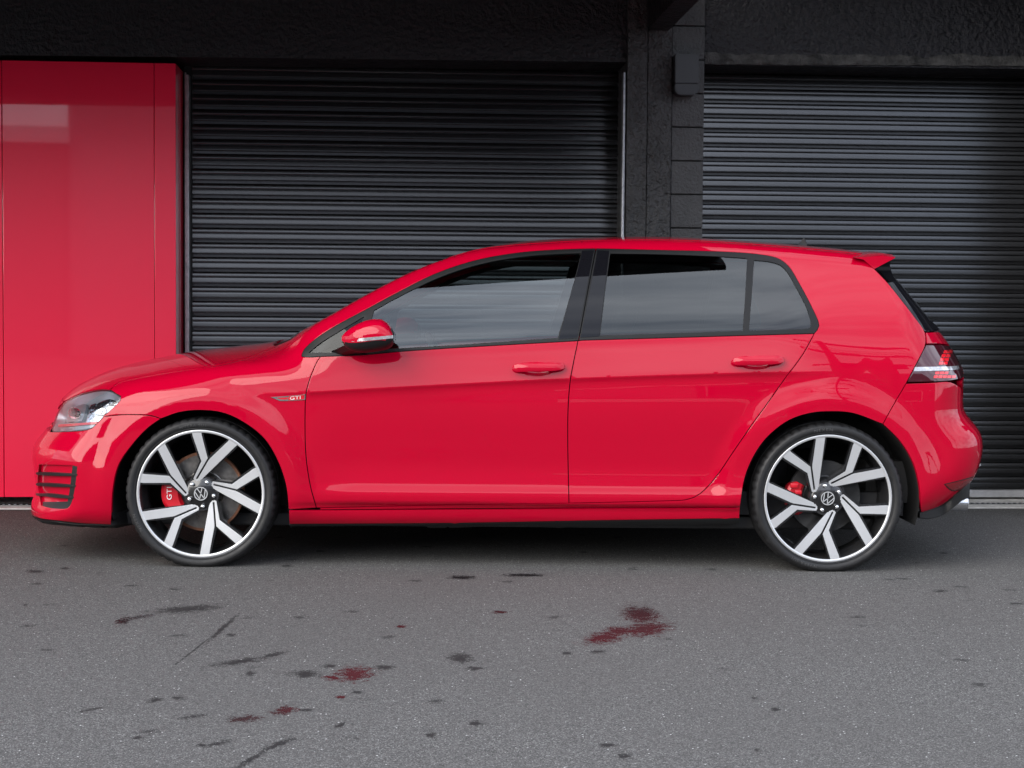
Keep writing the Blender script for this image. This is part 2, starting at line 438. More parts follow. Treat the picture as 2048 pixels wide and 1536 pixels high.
def resample(poly, h, corner=28):
    """even spacing along a closed outline, corners kept"""
    P = np.array(poly, float)
    keep = np.linalg.norm(P - np.roll(P, 1, 0), axis=1) > 1e-5
    P = P[keep]; N = len(P)
    d0 = P - np.roll(P, 1, 0); d1 = np.roll(P, -1, 0) - P
    ang = np.abs(np.degrees(np.arctan2(d0[:, 0] * d1[:, 1] - d0[:, 1] * d1[:, 0], (d0 * d1).sum(1))))
    c = [i for i in range(N) if ang[i] > corner] or [0]
    out = []
    for k in range(len(c)):
        i, j = c[k], c[(k + 1) % len(c)]
        idx = [i]; t = i
        while True:
            t = (t + 1) % N; idx.append(t)
            if t == j: break
        S = P[idx]; L = np.r_[0, np.cumsum(np.linalg.norm(np.diff(S, axis=0), axis=1))]
        n = max(1, int(round(L[-1] / h)))
        u = np.linspace(0, L[-1], n + 1)[:-1]
        out += list(zip(np.interp(u, L, S[:, 0]), np.interp(u, L, S[:, 1])))
    return np.array(out)
def area(P): return .5 * float((P[:, 0] * np.roll(P[:, 1], -1) - np.roll(P[:, 0], -1) * P[:, 1]).sum())
def inset(P, d):
    """move an outline to its inner side (d > 0)"""
    s = 1 if area(P) > 0 else -1
    t0 = P - np.roll(P, 1, 0); t1 = np.roll(P, -1, 0) - P
    t0 /= np.maximum(np.linalg.norm(t0, axis=1, keepdims=True), 1e-9); t1 /= np.maximum(np.linalg.norm(t1, axis=1, keepdims=True), 1e-9)
    n0 = np.stack([-t0[:, 1], t0[:, 0]], 1) * s; n1 = np.stack([-t1[:, 1], t1[:, 0]], 1) * s
    m = n0 + n1; m /= np.maximum(np.linalg.norm(m, axis=1, keepdims=True), 1e-9)
    k = 1 / np.maximum((m * n0).sum(1, keepdims=True), .55)
    return P + m * k * d
def panel(name, outline, pr, mat, parent=None, h=.02, holes=(), off=0., gap=.002, skirt=.012, roll=.0007, ring=.004, lines=(), mats=None, skirt_mat=0, **kw):
    O = resample(np.array(outline, float), h)
    if gap: O = inset(O, gap)
    loops = [O] + [resample(np.array(q, float), h * .8) for q in holes]
    pts = []; edges = []; b = 0
    for L in loops:
        pts += L.tolist(); n = len(L); edges += [(b + i, b + (i + 1) % n) for i in range(n)]; b += n
    allp = [(L, np.roll(L, -1, 0)) for L in loops]
    def dist(q): return np.min([segdist(q, L) for L in loops], axis=0)
    def inside(q):
        r = inpoly(q, loops[0])
        for L in loops[1:]: r &= ~inpoly(q, L)
        return r
    extra = []
    if ring:
        for i, L in enumerate(loops):
            q = inset(resample(L, h * .8, 15), ring if i == 0 else -ring)
            q = q[inside(q)]
            if len(q): q = q[dist(q) > ring * .75]; extra.append(q)
    for q in lines:
        q = np.array(q); q = q[inside(q)]
        if len(q): extra.append(q[dist(q) > .005])
    lo = O.min(0); hi = O.max(0)
    gx = np.arange(lo[0] + h * .37, hi[0], h); gy = np.arange(lo[1] + h * .41, hi[1], h * .87)
    G = np.array([(x + (h * .5 if j % 2 else 0), y) for j, y in enumerate(gy) for x in gx]) if len(gx) and len(gy) else np.zeros((0, 2))
    if len(G):
        G = G[inside(G)]
        if len(G): G = G[dist(G) > max(h * .45, ring * 1.6 if ring else 0)]
    if len(G) and lines:
        LL = np.concatenate([np.array(q) for q in lines])
        keep = np.ones(len(G), bool)
        for s in range(0, len(G), 2000):
            dd = ((G[s:s + 2000, None] - LL[None])**2).sum(2).min(1); keep[s:s + 2000] = dd > (h * .4)**2
        G = G[keep]
    for e in extra: pts += e.tolist()
    if len(G): pts += G.tolist()
    r = delaunay_2d_cdt([Vector(p) for p in pts], edges, [], 0, 1e-6)
    Q = np.array([v[:] for v in r[0]]); T = np.array([f for f in r[2] if len(f) == 3])
    c = Q[T].mean(1); T = T[inside(c)]
    used = np.unique(T); mp = -np.ones(len(Q), int); mp[used] = np.arange(len(used)); Q = Q[used]; T = mp[T]
    P, N = pr.fwd(Q)
    fn = np.cross(P[T[:, 1]] - P[T[:, 0]], P[T[:, 2]] - P[T[:, 0]])
    flip = (fn * N[T].mean(1)).sum(1) < 0
    T[flip] = T[flip][:, ::-1]
    ofs = off(Q) if callable(off) else off
    P = P + N * (ofs[:, None] if hasattr(ofs, '__len__') else ofs)
    if callable(off):                            # normals of the displaced sheet
        fn = np.cross(P[T[:, 1]] - P[T[:, 0]], P[T[:, 2]] - P[T[:, 0]]); N = np.zeros_like(P)
        for k in range(3): np.add.at(N, T[:, k], fn)
        N /= np.maximum(np.linalg.norm(N, axis=1, keepdims=True), 1e-9)
    cnt = {}
    for f in T:
        for k in range(3): cnt[(f[k], f[(k + 1) % 3])] = 1
    bd = [e for e in cnt if (e[1], e[0]) not in cnt]
    V = P.copy(); NN = N.copy(); F = [tuple(f) for f in T]; FM = [0] * len(F)
    if skirt and bd:
        lat = np.zeros_like(P)
        for a, b2 in bd:
            l = np.cross(P[b2] - P[a], N[a]); l /= max(np.linalg.norm(l), 1e-9); lat[a] += l; lat[b2] += l
        bi = sorted({i for e in bd for i in e}); lat[bi] /= np.maximum(np.linalg.norm(lat[bi], axis=1, keepdims=True), 1e-9)
        if roll:
            V[bi] -= N[bi] * roll; NN[bi] = N[bi] + lat[bi] * .10
        base = len(V); idx = {v: base + i for i, v in enumerate(bi)}; idx2 = {v: base + len(bi) + i for i, v in enumerate(bi)}
        V = np.concatenate([V, V[bi], V[bi] - N[bi] * skirt]); NN = np.concatenate([NN, lat[bi], lat[bi]])
        for a, b2 in bd: F.append((idx[b2], idx[a], idx2[a], idx2[b2])); FM.append(skirt_mat)
    NN = NN / np.maximum(np.linalg.norm(NN, axis=1, keepdims=True), 1e-9)
    return mesh_obj(name, V, F, mat, parent, normals=NN, mats=mats, fm=FM if mats else None, **kw)
def px(curves, pr=SIDE, n=6):
    """runs of photo pixels, each smoothed, corners between runs -> outline on the car's skin"""
    P = []
    for c in curves:
        c = np.array(c, float)
        P.append(catmull(c, n) if len(c) > 2 else c)
    return pr.inv(cast(np.concatenate(P)))
def pxl(pts, pr=SIDE): return pr.inv(cast(pts))
FONT = None
def text_tris(s, shear=0., space=1.):
    """flat letters -> 2D points (unit height) and triangles"""
    cu = bpy.data.curves.new('lettering', 'FONT'); cu.body = s; cu.shear = shear; cu.space_character = space; cu.resolution_u = 3
    o = bpy.data.objects.new('lettering', cu); COL.objects.link(o)
    dg = bpy.context.evaluated_depsgraph_get(); me = bpy.data.meshes.new_from_object(o.evaluated_get(dg))
    V = np.array([v.co[:2] for v in me.vertices]); F = [tuple(p.vertices) for p in me.polygons]
    bpy.data.objects.remove(o); bpy.data.curves.remove(cu); bpy.data.meshes.remove(me)
    V -= V.min(0); V /= V[:, 1].max()
    return V, F
# ================================================================== THE PLACE
random.seed(7)
pmat('black_render', (.0085, .0085, .0115), .42, bump=[(34, .9, .03), (120, .6, .010)], vary=(9, .7, 1.5, .10))
pmat('black_concrete', (.042, .042, .043), .36, bump=[(26, 1.0, .03), (80, .8, .016)], vary=(7, .7, 1.5, .10))
pmat('black_block', (.050, .050, .051), .48, bump=[(60, .8, .010), (200, .5, .004)], vary=(6, .75, 1.35, .08))
pmat('worn_edge', (.050, .049, .047), .75, bump=[(26, .9, .03), (120, .5, .01)], vary=(14, .12, 1.9, .10))
pmat('shutter_steel', (.088, .089, .092), .24, .97)
pmat('galvanised', (.52, .53, .55), .38, .9, vary=(24, .6, 1.1, .1))
pmat('aluminium_bar', (.60, .60, .61), .42, .7, vary=(10, .8, 1.1, .08))
pmat('red_cladding', (.95, .0060, .058), .34, 0, 1.0, .025, spec=.4, bump=[(3.2, .05, .01)])
pmat('grey_plastic', (.022, .022, .026), .42, bump=[(500, .1, .001)])
pmat('concrete_pale', (.62, .61, .58), .85, vary=(9, .72, 1.15, .05), bump=[(80, .4, .004)])
pmat('drain_iron', (.022, .022, .023), .6)
pmat('far_render', (.15, .15, .15), .8, vary=(2, .85, 1.1, .05))
pmat('far_dark', (.035, .037, .040), .5, vary=(2, .8, 1.2, .05))
pmat('far_white', (.80, .80, .79), .6)
pmat('far_glass', (.02, .025, .03), .05)
pmat('pole_timber', (.12, .10, .085), .85, vary=(8, .7, 1.3, .05))
# ---- asphalt with wet marks
def asphalt():
    m = bpy.data.materials.new('asphalt'); m.use_nodes = True; t = m.node_tree; b = t.nodes['Principled BSDF']; N = t.nodes.new; K = t.links.new
    tc = N('ShaderNodeTexCoord')
    def noise(sc, det=4, rough=.6, vec=None):
        n = N('ShaderNodeTexNoise'); n.inputs['Scale'].default_value = sc; n.inputs['Detail'].default_value = det; n.inputs['Roughness'].default_value = rough
        K(vec or tc.outputs['Object'], n.inputs['Vector']); return n.outputs[0]
    def math_(op, a, bb=None, clamp=False):
        n = N('ShaderNodeMath'); n.operation = op; n.use_clamp = clamp
        for i, v in ((0, a), (1, bb)):
            if v is None: continue
            if isinstance(v, (int, float)): n.inputs[i].default_value = v
            else: K(v, n.inputs[i])
        return n.outputs[0]
    def ramp(v, *st):
        r = N('ShaderNodeValToRGB'); e = r.color_ramp.elements
        while len(e) < len(st): e.new(.5)
        for q, (p, c) in zip(e, st): q.position = p; q.color = (c, c, c, 1) if not hasattr(c, '__len__') else (*c, 1)
        K(v, r.inputs[0]); return r.outputs[0]
    def mixc(f, a, c):
        n = N('ShaderNodeMix'); n.data_type = 'RGBA'
        K(f, n.inputs[0])
        for i, v in ((6, a), (7, c)):
            if isinstance(v, tuple): n.inputs[i].default_value = (*v, 1)
            else: K(v, n.inputs[i])
        return n.outputs[2]
    va = N('ShaderNodeTexVoronoi'); va.inputs['Scale'].default_value = 300; K(tc.outputs['Object'], va.inputs['Vector'])          # crushed stone
    vs = N('ShaderNodeSeparateColor'); K(va.outputs['Color'], vs.inputs[0])
    grain = math_('MULTIPLY', vs.outputs[1], ramp(va.outputs['Distance'], (.25, 1.), (.75, .25))); mid = noise(40, 4, .7); big = noise(.9, 5, .6)
    col = ramp(vs.outputs[0], (.0, (.054, .053, .051)), (.45, (.121, .118, .114)), (.80, (.184, .180, .174)), (1., (.33, .325, .315)))
    col = mixc(ramp(va.outputs['Distance'], (.45, 0.), (.85, .75)), col, (.036, .036, .037))
    col = mixc(ramp(mid, (.36, .5), (.64, 0.)), col, (.082, .080, .077))
    col = mixc(ramp(big, (.35, .35), (.65, 0.)), col, (.093, .089, .086))
    vo = N('ShaderNodeTexVoronoi'); vo.inputs['Scale'].default_value = 70; K(tc.outputs['Object'], vo.inputs['Vector'])
    sel = N('ShaderNodeSeparateColor'); K(vo.outputs['Color'], sel.inputs[0])
    stone = math_('MULTIPLY', ramp(vo.outputs['Distance'], (.12, 1.), (.2, 0.)), ramp(sel.outputs[0], (.935, 0.), (.94, 1.)))
    col = mixc(stone, col, (.62, .61, .60))
    # marks left on the surface: (u, v, half length, half height in photo pixels, tilt)
    wet = [(1282, 1229, 34, 15, 8), (1208, 1275, 36, 11, -8), (1292, 1258, 42, 13, -6), (1240, 1262, 30, 8, 0), (708, 1348, 33, 13, -4), (664, 1356, 15, 5, 0), (568, 1421, 24, 7, -8), (487, 1438, 30, 6, -3),
           (682, 1394, 9, 3, 0), (925, 1155, 24, 3.5, 0), (1050, 1150, 36, 3.0, 0), (247, 1242, 17, 6, -12), (286, 1233, 23, 3.5, -6), (802, 1253, 9, 3, 0), (1000, 1224, 14, 3, 0)]
    damp = [(375, 1218, 62, 6, -4), (446, 1256, 34, 4, -42), (392, 1297, 42, 1.6, -38), (480, 1323, 52, 5, -8), (548, 1309, 22, 4, -12), (610, 1348, 28, 7, 0), (920, 1316, 22, 8, 0), (768, 1335, 19, 4, 0), (310, 1400, 15, 4, -8),
            (355, 1396, 11, 4, 0), (388, 1433, 24, 3, -6), (503, 1518, 34, 5, -30), (556, 1489, 30, 5, -18), (436, 1487, 22, 4, -12), (70, 1143, 17, 3, 0), (275, 1475, 10, 3, 0), (180, 1420, 22, 2, -10), (1195, 1303, 13, 3, 0),
            (1135, 1306, 8, 3, 0), (1248, 1513, 14, 5, 0), (1550, 1419, 8, 3, 0), (1508, 1396, 7, 2, 0), (950, 1446, 14, 5, 0), (862, 1470, 10, 4, 0), (680, 1451, 10, 4, -20), (660, 1332, 15, 3, 0), (500, 1347, 9, 4, 0), (462, 1270, 11, 2.5, 0), (610, 1420, 12, 3, 0),
            (715, 1384, 9, 3, 0), (950, 1337, 18, 3, 0), (1880, 1182, 14, 2, 0), (2033, 1207, 12, 2, 0), (1215, 1490, 16, 3, 0), (130, 1137, 10, 2, 0), (50, 1210, 5, 2, 0), (575, 1132, 10, 2, 0), (640, 1102, 9, 1.5, 0), (405, 1490, 9, 3, 0), (1514, 1500, 8, 2.5, 0)]
    wob = N('ShaderNodeTexNoise'); wob.inputs['Scale'].default_value = 34; wob.inputs['Detail'].default_value = 8; wob.inputs['Roughness'].default_value = .82; K(tc.outputs['Object'], wob.inputs['Vector'])
    rag = math_('ADD', math_('MULTIPLY', math_('SUBTRACT', wob.outputs[0], .5), 4.2), math_('MULTIPLY', math_('SUBTRACT', vs.outputs[2], .5), .55))
    def mask(lst):
        acc = None
        for u, v, a, h, tilt in lst:
            ca, sa = math.cos(R(tilt)), math.sin(R(tilt))
            c = on_plane(u, v, (0, 0, 0), (0, 0, 1)); p = on_plane(u + a * ca, v + a * sa, (0, 0, 0), (0, 0, 1)) - c; q = on_plane(u - h * sa, v + h * ca, (0, 0, 0), (0, 0, 1)) - c
            M = np.array([[p[0], q[0]], [p[1], q[1]]]); U, S, Vt = np.linalg.svd(M)      # ellipse on the ground
            ang = math.atan2(U[1, 0], U[0, 0])
            mp = N('ShaderNodeMapping'); mp.vector_type = 'TEXTURE'
            mp.inputs['Location'].default_value = (c[0], c[1], 0); mp.inputs['Rotation'].default_value = (0, 0, ang); mp.inputs['Scale'].default_value = (S[0] * 1.25, S[1] * 1.25, 1)
            K(tc.outputs['Object'], mp.inputs[0])
            ln = N('ShaderNodeVectorMath'); ln.operation = 'LENGTH'; K(mp.outputs[0], ln.inputs[0])
            acc = ln.outputs['Value'] if acc is None else math_('MINIMUM', acc, ln.outputs['Value'])
        return math_('ADD', acc, rag)
    w = ramp(mask(wet), (.70, 1.), (.95, 0.)); d = ramp(mask(damp), (.55, .88), (1.05, 0.))
    vp = N('ShaderNodeTexVoronoi'); vp.inputs['Scale'].default_value = 5.5; K(tc.outputs['Object'], vp.inputs['Vector']); vq = N('ShaderNodeSeparateColor'); K(vp.outputs['Color'], vq.inputs[0])      # scattered drips
    thin = math_('ADD', vq.outputs[0], math_('MULTIPLY', math_('SUBTRACT', big, .5), .9))
    drip = math_('MULTIPLY', ramp(math_('ADD', math_('MULTIPLY', vp.outputs['Distance'], 5.0), rag), (.42, 1.), (.75, 0.)), ramp(thin, (.66, 0.), (.76, .75)))
    d = math_('MAXIMUM', d, drip)
    col = mixc(d, col, (.020, .0195, .020)); col = mixc(math_('MULTIPLY', w, .92), col, (.014, .012, .013))
    K(col, b.inputs['Base Color'])
    ro = math_('SUBTRACT', .86, math_('MULTIPLY', w, .64)); ro = math_('SUBTRACT', ro, math_('MULTIPLY', d, .12)); K(ro, b.inputs['Roughness'])
    b.inputs['Specular IOR Level'].default_value = .06
    bp = N('ShaderNodeBump'); bp.inputs['Distance'].default_value = .004
    K(math_('ADD', grain, math_('MULTIPLY', mid, .5)), bp.inputs['Height']); K(math_('SUBTRACT', .55, math_('MULTIPLY', w, .50)), bp.inputs['Strength']); K(bp.outputs[0], b.inputs['Normal'])
    MATS['asphalt'] = m
asphalt()
mesh_obj('asphalt_ground', [(-150, -150, 0), (150, -150, 0), (150, 150, 0), (-150, 150, 0)], [(0, 1, 2, 3)], 'asphalt', label='grey asphalt yard with wet stains and pale grit', cat='ground', kind='structure')

# ---- the garage front; s along the wall, n into it
PSI = R(4.1); W0 = np.array([0, 1.25, 0]); WT = np.array([math.cos(PSI), math.sin(PSI), 0]); WN = np.array([-math.sin(PSI), math.cos(PSI), 0])
def wl(u, v, n):
    P = on_plane(u, v, W0 + WN * n, WN) - W0
    return float(P @ WT), float(P[2])
def ws(u, n): return wl(u, 600, n)[0]
bld = empty('garage_building', tuple(W0), PSI, label='black rendered garage front with two roller shutters, red cladding and canopy', cat='building')
FACE, BACK = .06, .39
s_col0, s_col1, s_pier1 = ws(1250, .03), ws(1339, .03), ws(1403, .05)
s_red1 = ws(352, FACE)
zl_a, zl_b = wl(0, 119, FACE)[1], wl(1245, 124, FACE)[1]
zr_a, zr_b = wl(1410, 129, FACE)[1], wl(2048, 131, FACE)[1]
sR = ws(2048, FACE) + .02
def lintel(name, s0, s1, z0, z1, n0, top, mat, dep=.40):
    V = [(s0, n0, z0), (s1, n0, z1), (s1, n0, top), (s0, n0, top), (s0, n0 + dep, z0), (s1, n0 + dep, z1), (s1, n0 + dep, top), (s0, n0 + dep, top)]
    m = MB(); m.add(V, [(0, 1, 2, 3), (4, 7, 6, 5), (0, 4, 5, 1), (1, 5, 6, 2), (3, 2, 6, 7), (0, 3, 7, 4)])
    return m.build(name, mat, bld)
lintel('lintel', -9, s_col0, zl_a - .02, zl_b, FACE, 4.4, 'black_render')
lintel('lintel', s_pier1, sR + 4, zr_a, zr_b, FACE + .004, 4.4, 'black_render')
# chipped bottom edge of the right-hand lintel, in uneven lengths
V = []; F = []; nx, nz = 150, 6; S0, S1 = s_pier1 + .003, sR + .3
from mathutils import noise as mnoise
for i in range(nx + 1):
    s = S0 + (S1 - S0) * i / nx; zb0 = zr_a + (zr_b - zr_a) * i / nx
    top = .058 + .022 * mnoise.noise(Vector((s * 5, 0, 3))) + .010 * mnoise.noise(Vector((s * 22, 0, 3))); bot = .001 + .004 * mnoise.noise(Vector((s * 18, 2, 0)))
    for k in range(nz + 1):
        t = k / nz; pr_ = (.010 + .006 * mnoise.noise(Vector((s * 14, t * 2, 1))) + .004 * mnoise.noise(Vector((s * 45, t * 5, 1)))) * math.sin(min(1, (1 - t) * 1.6 + .02) * math.pi / 2)
        V.append((s, FACE + .003 - max(pr_, -.002 if k < nz else 0), zb0 + bot + (top - bot) * t))
    V.append((s, FACE + .05, zb0 + bot)); V.append((s, FACE + .02, zb0 + top))
q = nz + 3
for i in range(nx):
    for k in range(nz): F.append((i * q + k, (i + 1) * q + k, (i + 1) * q + k + 1, i * q + k + 1))
    F.append((i * q + nz + 1, (i + 1) * q + nz + 1, (i + 1) * q, i * q)); F.append((i * q + nz, (i + 1) * q + nz, (i + 1) * q + nz + 2, i * q + nz + 2))
m = MB(); m.add(V, F); m.build('lintel_edge', 'worn_edge', bld, ang=50)
m = MB(); sm = ws(1291, .03)
m.box((s_col0, .03, 0), (sm - .003, .5, 4.4), bev=.004); m.build('column', 'black_concrete', bld)
m = MB(); m.box((sm, .034, 0), (s_col1, .5, 4.4), bev=.004); m.build('column', 'black_concrete', bld)
# block pier: every block is laid on its own
pier = MB(); pier.box((s_col1 + .004, .062, 0), (s_pier1 - .004, .46, 4.3)); pier = pier.build('block_pier', 'dark_void', bld)
zj = [wl(1370, v, .05)[1] for v in (187, 254, 321, 390, 456)]; pit = (zj[0] - zj[-1]) / 4
z = zj[0]
while z - pit > -.1: z -= pit
while z < 4.2:
    m = MB(); q = random.uniform(-.002, .002)
    m.box((s_col1 + .003, .05 + q, max(z + .003, .004)), (s_pier1, .12, z + pit - .003), bev=.004); m.build('block', 'black_block', pier); z += pit
m = MB(); m.box((sR + .20, -.62, 0), (sR + .75, .45, 4.4), bev=.01); m.build('dark_reflection_block', 'black_render', bld)  # added out of view so the shutter's right edge mirrors something dark
# canopy over the left bays, its end beam over the column
zb_ = wl(1310, 61, .03)[1]; cb0, cb1 = ws(1288, .03), ws(1332, .03)
can = MB(); can.box((-9, -2.50, zb_ + .20), (cb1 + .02, .05, zb_ + .42), bev=.01); can = can.build('canopy', 'black_render', bld)
for i, s in enumerate((cb0, cb0 - 4.4)):
    m = MB(); m.box((s, -2.49, zb_), (s + cb1 - cb0, .028, zb_ + .198), bev=.006); m.build('canopy_beam', 'black_render', can)
m = MB(); m.box((-9, -2.57, 2.48), (cb1 + .02, -2.505, zb_ + .46), bev=.006); m.build('fascia', 'black_render', can)
m = MB(); m.box((cb1 + .024, -1.35, 3.15), (sR + 4, .05, 3.32), bev=.01); m.build('shade_slab', 'black_render', bld)  # unseen slab, added to shade the upper wall on the right
m = MB(); m.box((-9, .5, 0), (sR + 4, .9, 4.4)); m.build('back_wall', 'dark_void', bld)
# red cladding sheets
zr0, zr1 = wl(0, 994, FACE)[1], wl(200, 119.5, FACE)[1]
for a, b_ in ((-9, -4.2), (-4.197, ws(6, FACE) - .0015), (ws(6, FACE) + .0015, ws(309, FACE) - .001), (ws(309, FACE) + .001, s_red1)):
    m = MB(); m.box((a, FACE, zr0), (b_, FACE + (.327 if b_ == s_red1 else .02), zr1 - .012), bev=.0025); m.build('cladding_panel', 'red_cladding', bld)
# roller shutters: every slat a piece
PITCH_S = .0826
def slat_mesh(L):
    # one roll-formed slat: wide flat rib, groove, narrow rounded rib, seam  (z, depth)
    P = [(0, .030), (.0095, .030), (.0105, .0016), (.0120, .0003), (.0128, .0002), (.0200, .0008), (.0300, .0016), (.0392, .0025), (.0400, .0027), (.0412, .0042), (.0420, .020), (.0450, .020),
         (.0460, .0012), (.0474, .0002), (.0482, .0001), (.0560, .0007), (.0620, .0015), (.0675, .0028), (.0705, .0041), (.0730, .0072), (.0746, .0120), (.0752, .030), (.0822, .030)]
    V = []; F = []
    for z, d in P: V += [(0, d, z), (L, d, z)]
    for i in range(len(P) - 1): F.append((2 * i, 2 * i + 1, 2 * i + 3, 2 * i + 2))
    return V, F
def shutter(s0, s1, zb, nrow, name='roller_shutter'):
    root = MB(); root.box((s0 - .01, BACK + .036, zb), (s1 + .01, BACK + .05, zb + nrow * PITCH_S)); root = root.build(name, 'dark_void', bld)
    me = None
    for k in range(nrow):
        if me is None:
            o = mesh_obj('slat', *slat_mesh(s1 - s0), 'shutter_steel', root); auto_smooth(o, 30); me = o.data
        else: o = link(bpy.data.objects.new('slat', me), root)
        o.location = (s0, BACK + random.uniform(-.0012, .0012), zb + k * PITCH_S); o.rotation_euler = (R(random.uniform(-.7, .7)), 0, 0)
    m = MB(); m.box((s0, BACK - .012, zb - .045), (s1, BACK + .02, zb - .001), bev=.004); m.build('bottom_bar', 'aluminium_bar', root)
    return root
zb1 = wl(2000, 979, BACK)[1]
sh1 = shutter(ws(385, BACK), ws(1247, BACK - .02), zb1, 31)
sh2 = shutter(ws(1406, BACK - .1), sR + .20, zb1, 31)
for par, s in ((sh1, ws(376, BACK - .03)), ):
    m = MB(); m.box((s - .010, BACK - .055, 0), (s + .010, BACK + .02, 2.385), bev=.003); m.box((s - .016, BACK - .035, 0), (s - .0105, BACK - .01, 2.40)); m.build('guide_rail', 'galvanised', par)
sg_ = ws(1244.5, .045); m = MB(); m.box((sg_ - .008, .045, 0), (sg_ + .007, .11, 2.40), bev=.003); m.build('guide_rail', 'galvanised', sh1)
m = MB(); m.box((s_red1 + .004, BACK + .012, 0), (ws(385, BACK), BACK + .03, 2.6)); m.build('jamb', 'black_plastic', bld)
# threshold with slot drain
th = MB(); th.box((-9, 0, -.05), (sR + 4, .64, .008), bev=.003); th = th.build('concrete_threshold', 'concrete_pale', None, label='pale concrete threshold with slot drain along the garage front', cat='threshold', kind='structure')
th.location = tuple(W0); th.rotation_euler = (0, 0, PSI)
m = MB(); m.box((-9, .135, -.03), (sR + 4, .185, .0095)); m.build('drain_slot', 'drain_iron', th)
m = MB(); s = -4.5
while s < sR + .5: m.box((s, .137, .0095), (s + .012, .183, .0125)); s += .031
g = m.build('drain_bars', 'galvanised', th); g['kind'] = 'stuff'
# wall box on the pier
b0, b1 = wl(1349, 190, -.03), wl(1397, 109, -.03)
bx = empty('wall_box', tuple(W0 + WT * ((b0[0] + b1[0]) / 2) + WN * .05 + np.array([0, 0, b0[1]])), PSI, label='dark plastic box with rounded lower corners fixed on the block pier', cat='wall box')
w2, hh = (b1[0] - b0[0]) / 2, b1[1] - b0[1]
def rbox(w, z0, z1, r):
    P = [(-w, z1), (w, z1)]
    P += [(w - r + r * math.cos(a), z0 + r + r * math.sin(a)) for a in np.linspace(0, -math.pi / 2, 7)] + [(-w + r + r * math.cos(a), z0 + r + r * math.sin(a)) for a in np.linspace(-math.pi / 2, -math.pi, 7)]
    return P
zs = hh * .27
for nm, poly, y0 in (('cover', [(-w2, hh), (w2, hh), (w2, zs + .003), (-w2, zs + .003)], -.095), ('housing', [p for p in rbox(w2, 0, zs, .035)], -.092)):
    m = MB(); m.prism(poly, y0, -.002); o = m.build(nm, 'grey_plastic', bx)
    bm = bmesh.new(); bm.from_mesh(o.data); bmesh.ops.bevel(bm, geom=[e for e in bm.edges if e.calc_face_angle(0) > .5], offset=.004, segments=2, affect='EDGES'); bm.to_mesh(o.data); bm.free(); auto_smooth(o, 30)

# ---- across the yard, behind the photographer (seen in the paint and the glass)
def far_building(name, x0, x1, y, h, wall, label, rows):
    r = empty(name, ((x0 + x1) / 2, y, 0), 0, label=label, cat='building'); w = (x1 - x0) / 2
    m = MB(); m.box((-w, -8, 0), (w, 0, h)); m.build('wall', wall, r)
    m = MB(); m.box((-w - .1, -8, h + .002), (w + .1, .12, h + .35)); m.build('parapet', 'far_white', r)
    for z0, z1, n in rows:
        for i in range(n):
            c = -w + (i + .5) * 2 * w / n; q = w / n * .72
            m = MB(); m.box((c - q, .003, z0), (c + q, .06, z1)); f = m.build('window', 'far_white', r)
            m = MB(); m.box((c - q + .08, .05, z0 + .08), (c + q - .08, .075, z1 - .08)); m.build('pane', 'far_glass', f)
pmat('far_mid', (.26, .25, .27), .7, vary=(2, .85, 1.1, .05))
far_building('warehouse', -24, -5.75, -27, 4.6, 'far_dark', 'low dark warehouse with white parapet across the yard', [])
far_building('blocker', -5.7, 3.6, -27.3, 6.2, 'far_mid', 'mid grey workshop added beside the dark warehouse, taller to cut the mirrored sky', [])  # added taller than the warehouse to cut the sky mirrored in the cladding
far_building('office_block', 3.75, 26, -31, 7.2, 'far_render', 'grey office block with two window rows across the yard', [(.9, 2.1, 6), (3.3, 4.6, 6)])
bw = empty('reflection_wall', (2.1, -18.5, 0), 0, label='low white wall added across the yard to mirror a pale stripe', cat='wall')  # invented low wall, there to mirror as a pale stripe in the doors
m = MB(); m.box((-1.5, -.1, .0), (1.5, .1, .42), bev=.01); m.build('wall', 'far_white', bw)
m = MB(); m.box((-1.5, -.12, .423), (.2, .12, .62), bev=.01); m.build('coping', 'far_render', bw)
def pole(x, y, h, label):
    r = empty('utility_pole', (x, y, 0), R(12), label=label, cat='utility pole', group='utility poles across the yard')
    m = MB(); m.tube([(0, 0, 0), (0, 0, h)], [.20, .15], 10); m.build('pole', 'pole_timber', r)
    for z, w in ((h - .4, 1.4), (h - 1.5, 1.3), (h - 3.0, 1.0)):
        m = MB(); m.box((-w, -.07, z), (w, .07, z + .17)); a = m.build('crossarm', 'pole_timber', r)
        for k in np.linspace(-w * .92, w * .92, 4):
            m = MB(); m.lathe([(0, 0), (.05, 0), (.06, .05), (.035, .07), (.055, .12), (0, .16)], 8, 'Z', c=(k, 0, z + .13)); m.build('insulator', 'far_white', a)
    m = MB(); m.tube([(.3, 0, h - 3.6), (.3, 0, h - 2.7)], .22, 12); m.build('transformer', 'far_dark', r)
    return r
pole(6.5, -13.9, 8.3, 'timber utility pole with three crossarms near the added low white wall'); pole(20, -17.5, 8.3, 'timber utility pole farther along the wires, beside the grey office block')
for k in range(6):
    a = np.array([6.5 + (-1.1 + .44 * k) * .97, -13.9 + (-1.1 + .44 * k) * .2, 8.1 - (.9 if k % 2 else 0)]); b_ = np.array([20 + (-1.1 + .44 * k), -17.5, 8.1 - (.9 if k % 2 else 0)])
    for e, f in ((a, b_), (a, a + (a - b_) * 1.6)):
        m = MB(); m.tube([tuple(e + (f - e) * t - np.array([0, 0, .7 * 4 * t * (1 - t)])) for t in np.linspace(0, 1, 13)], .014, 5); m.build('overhead_wire', 'black_rubber_seal', None, label='thin black overhead wire strung between timber utility poles', cat='wire', group='overhead wires across the yard')
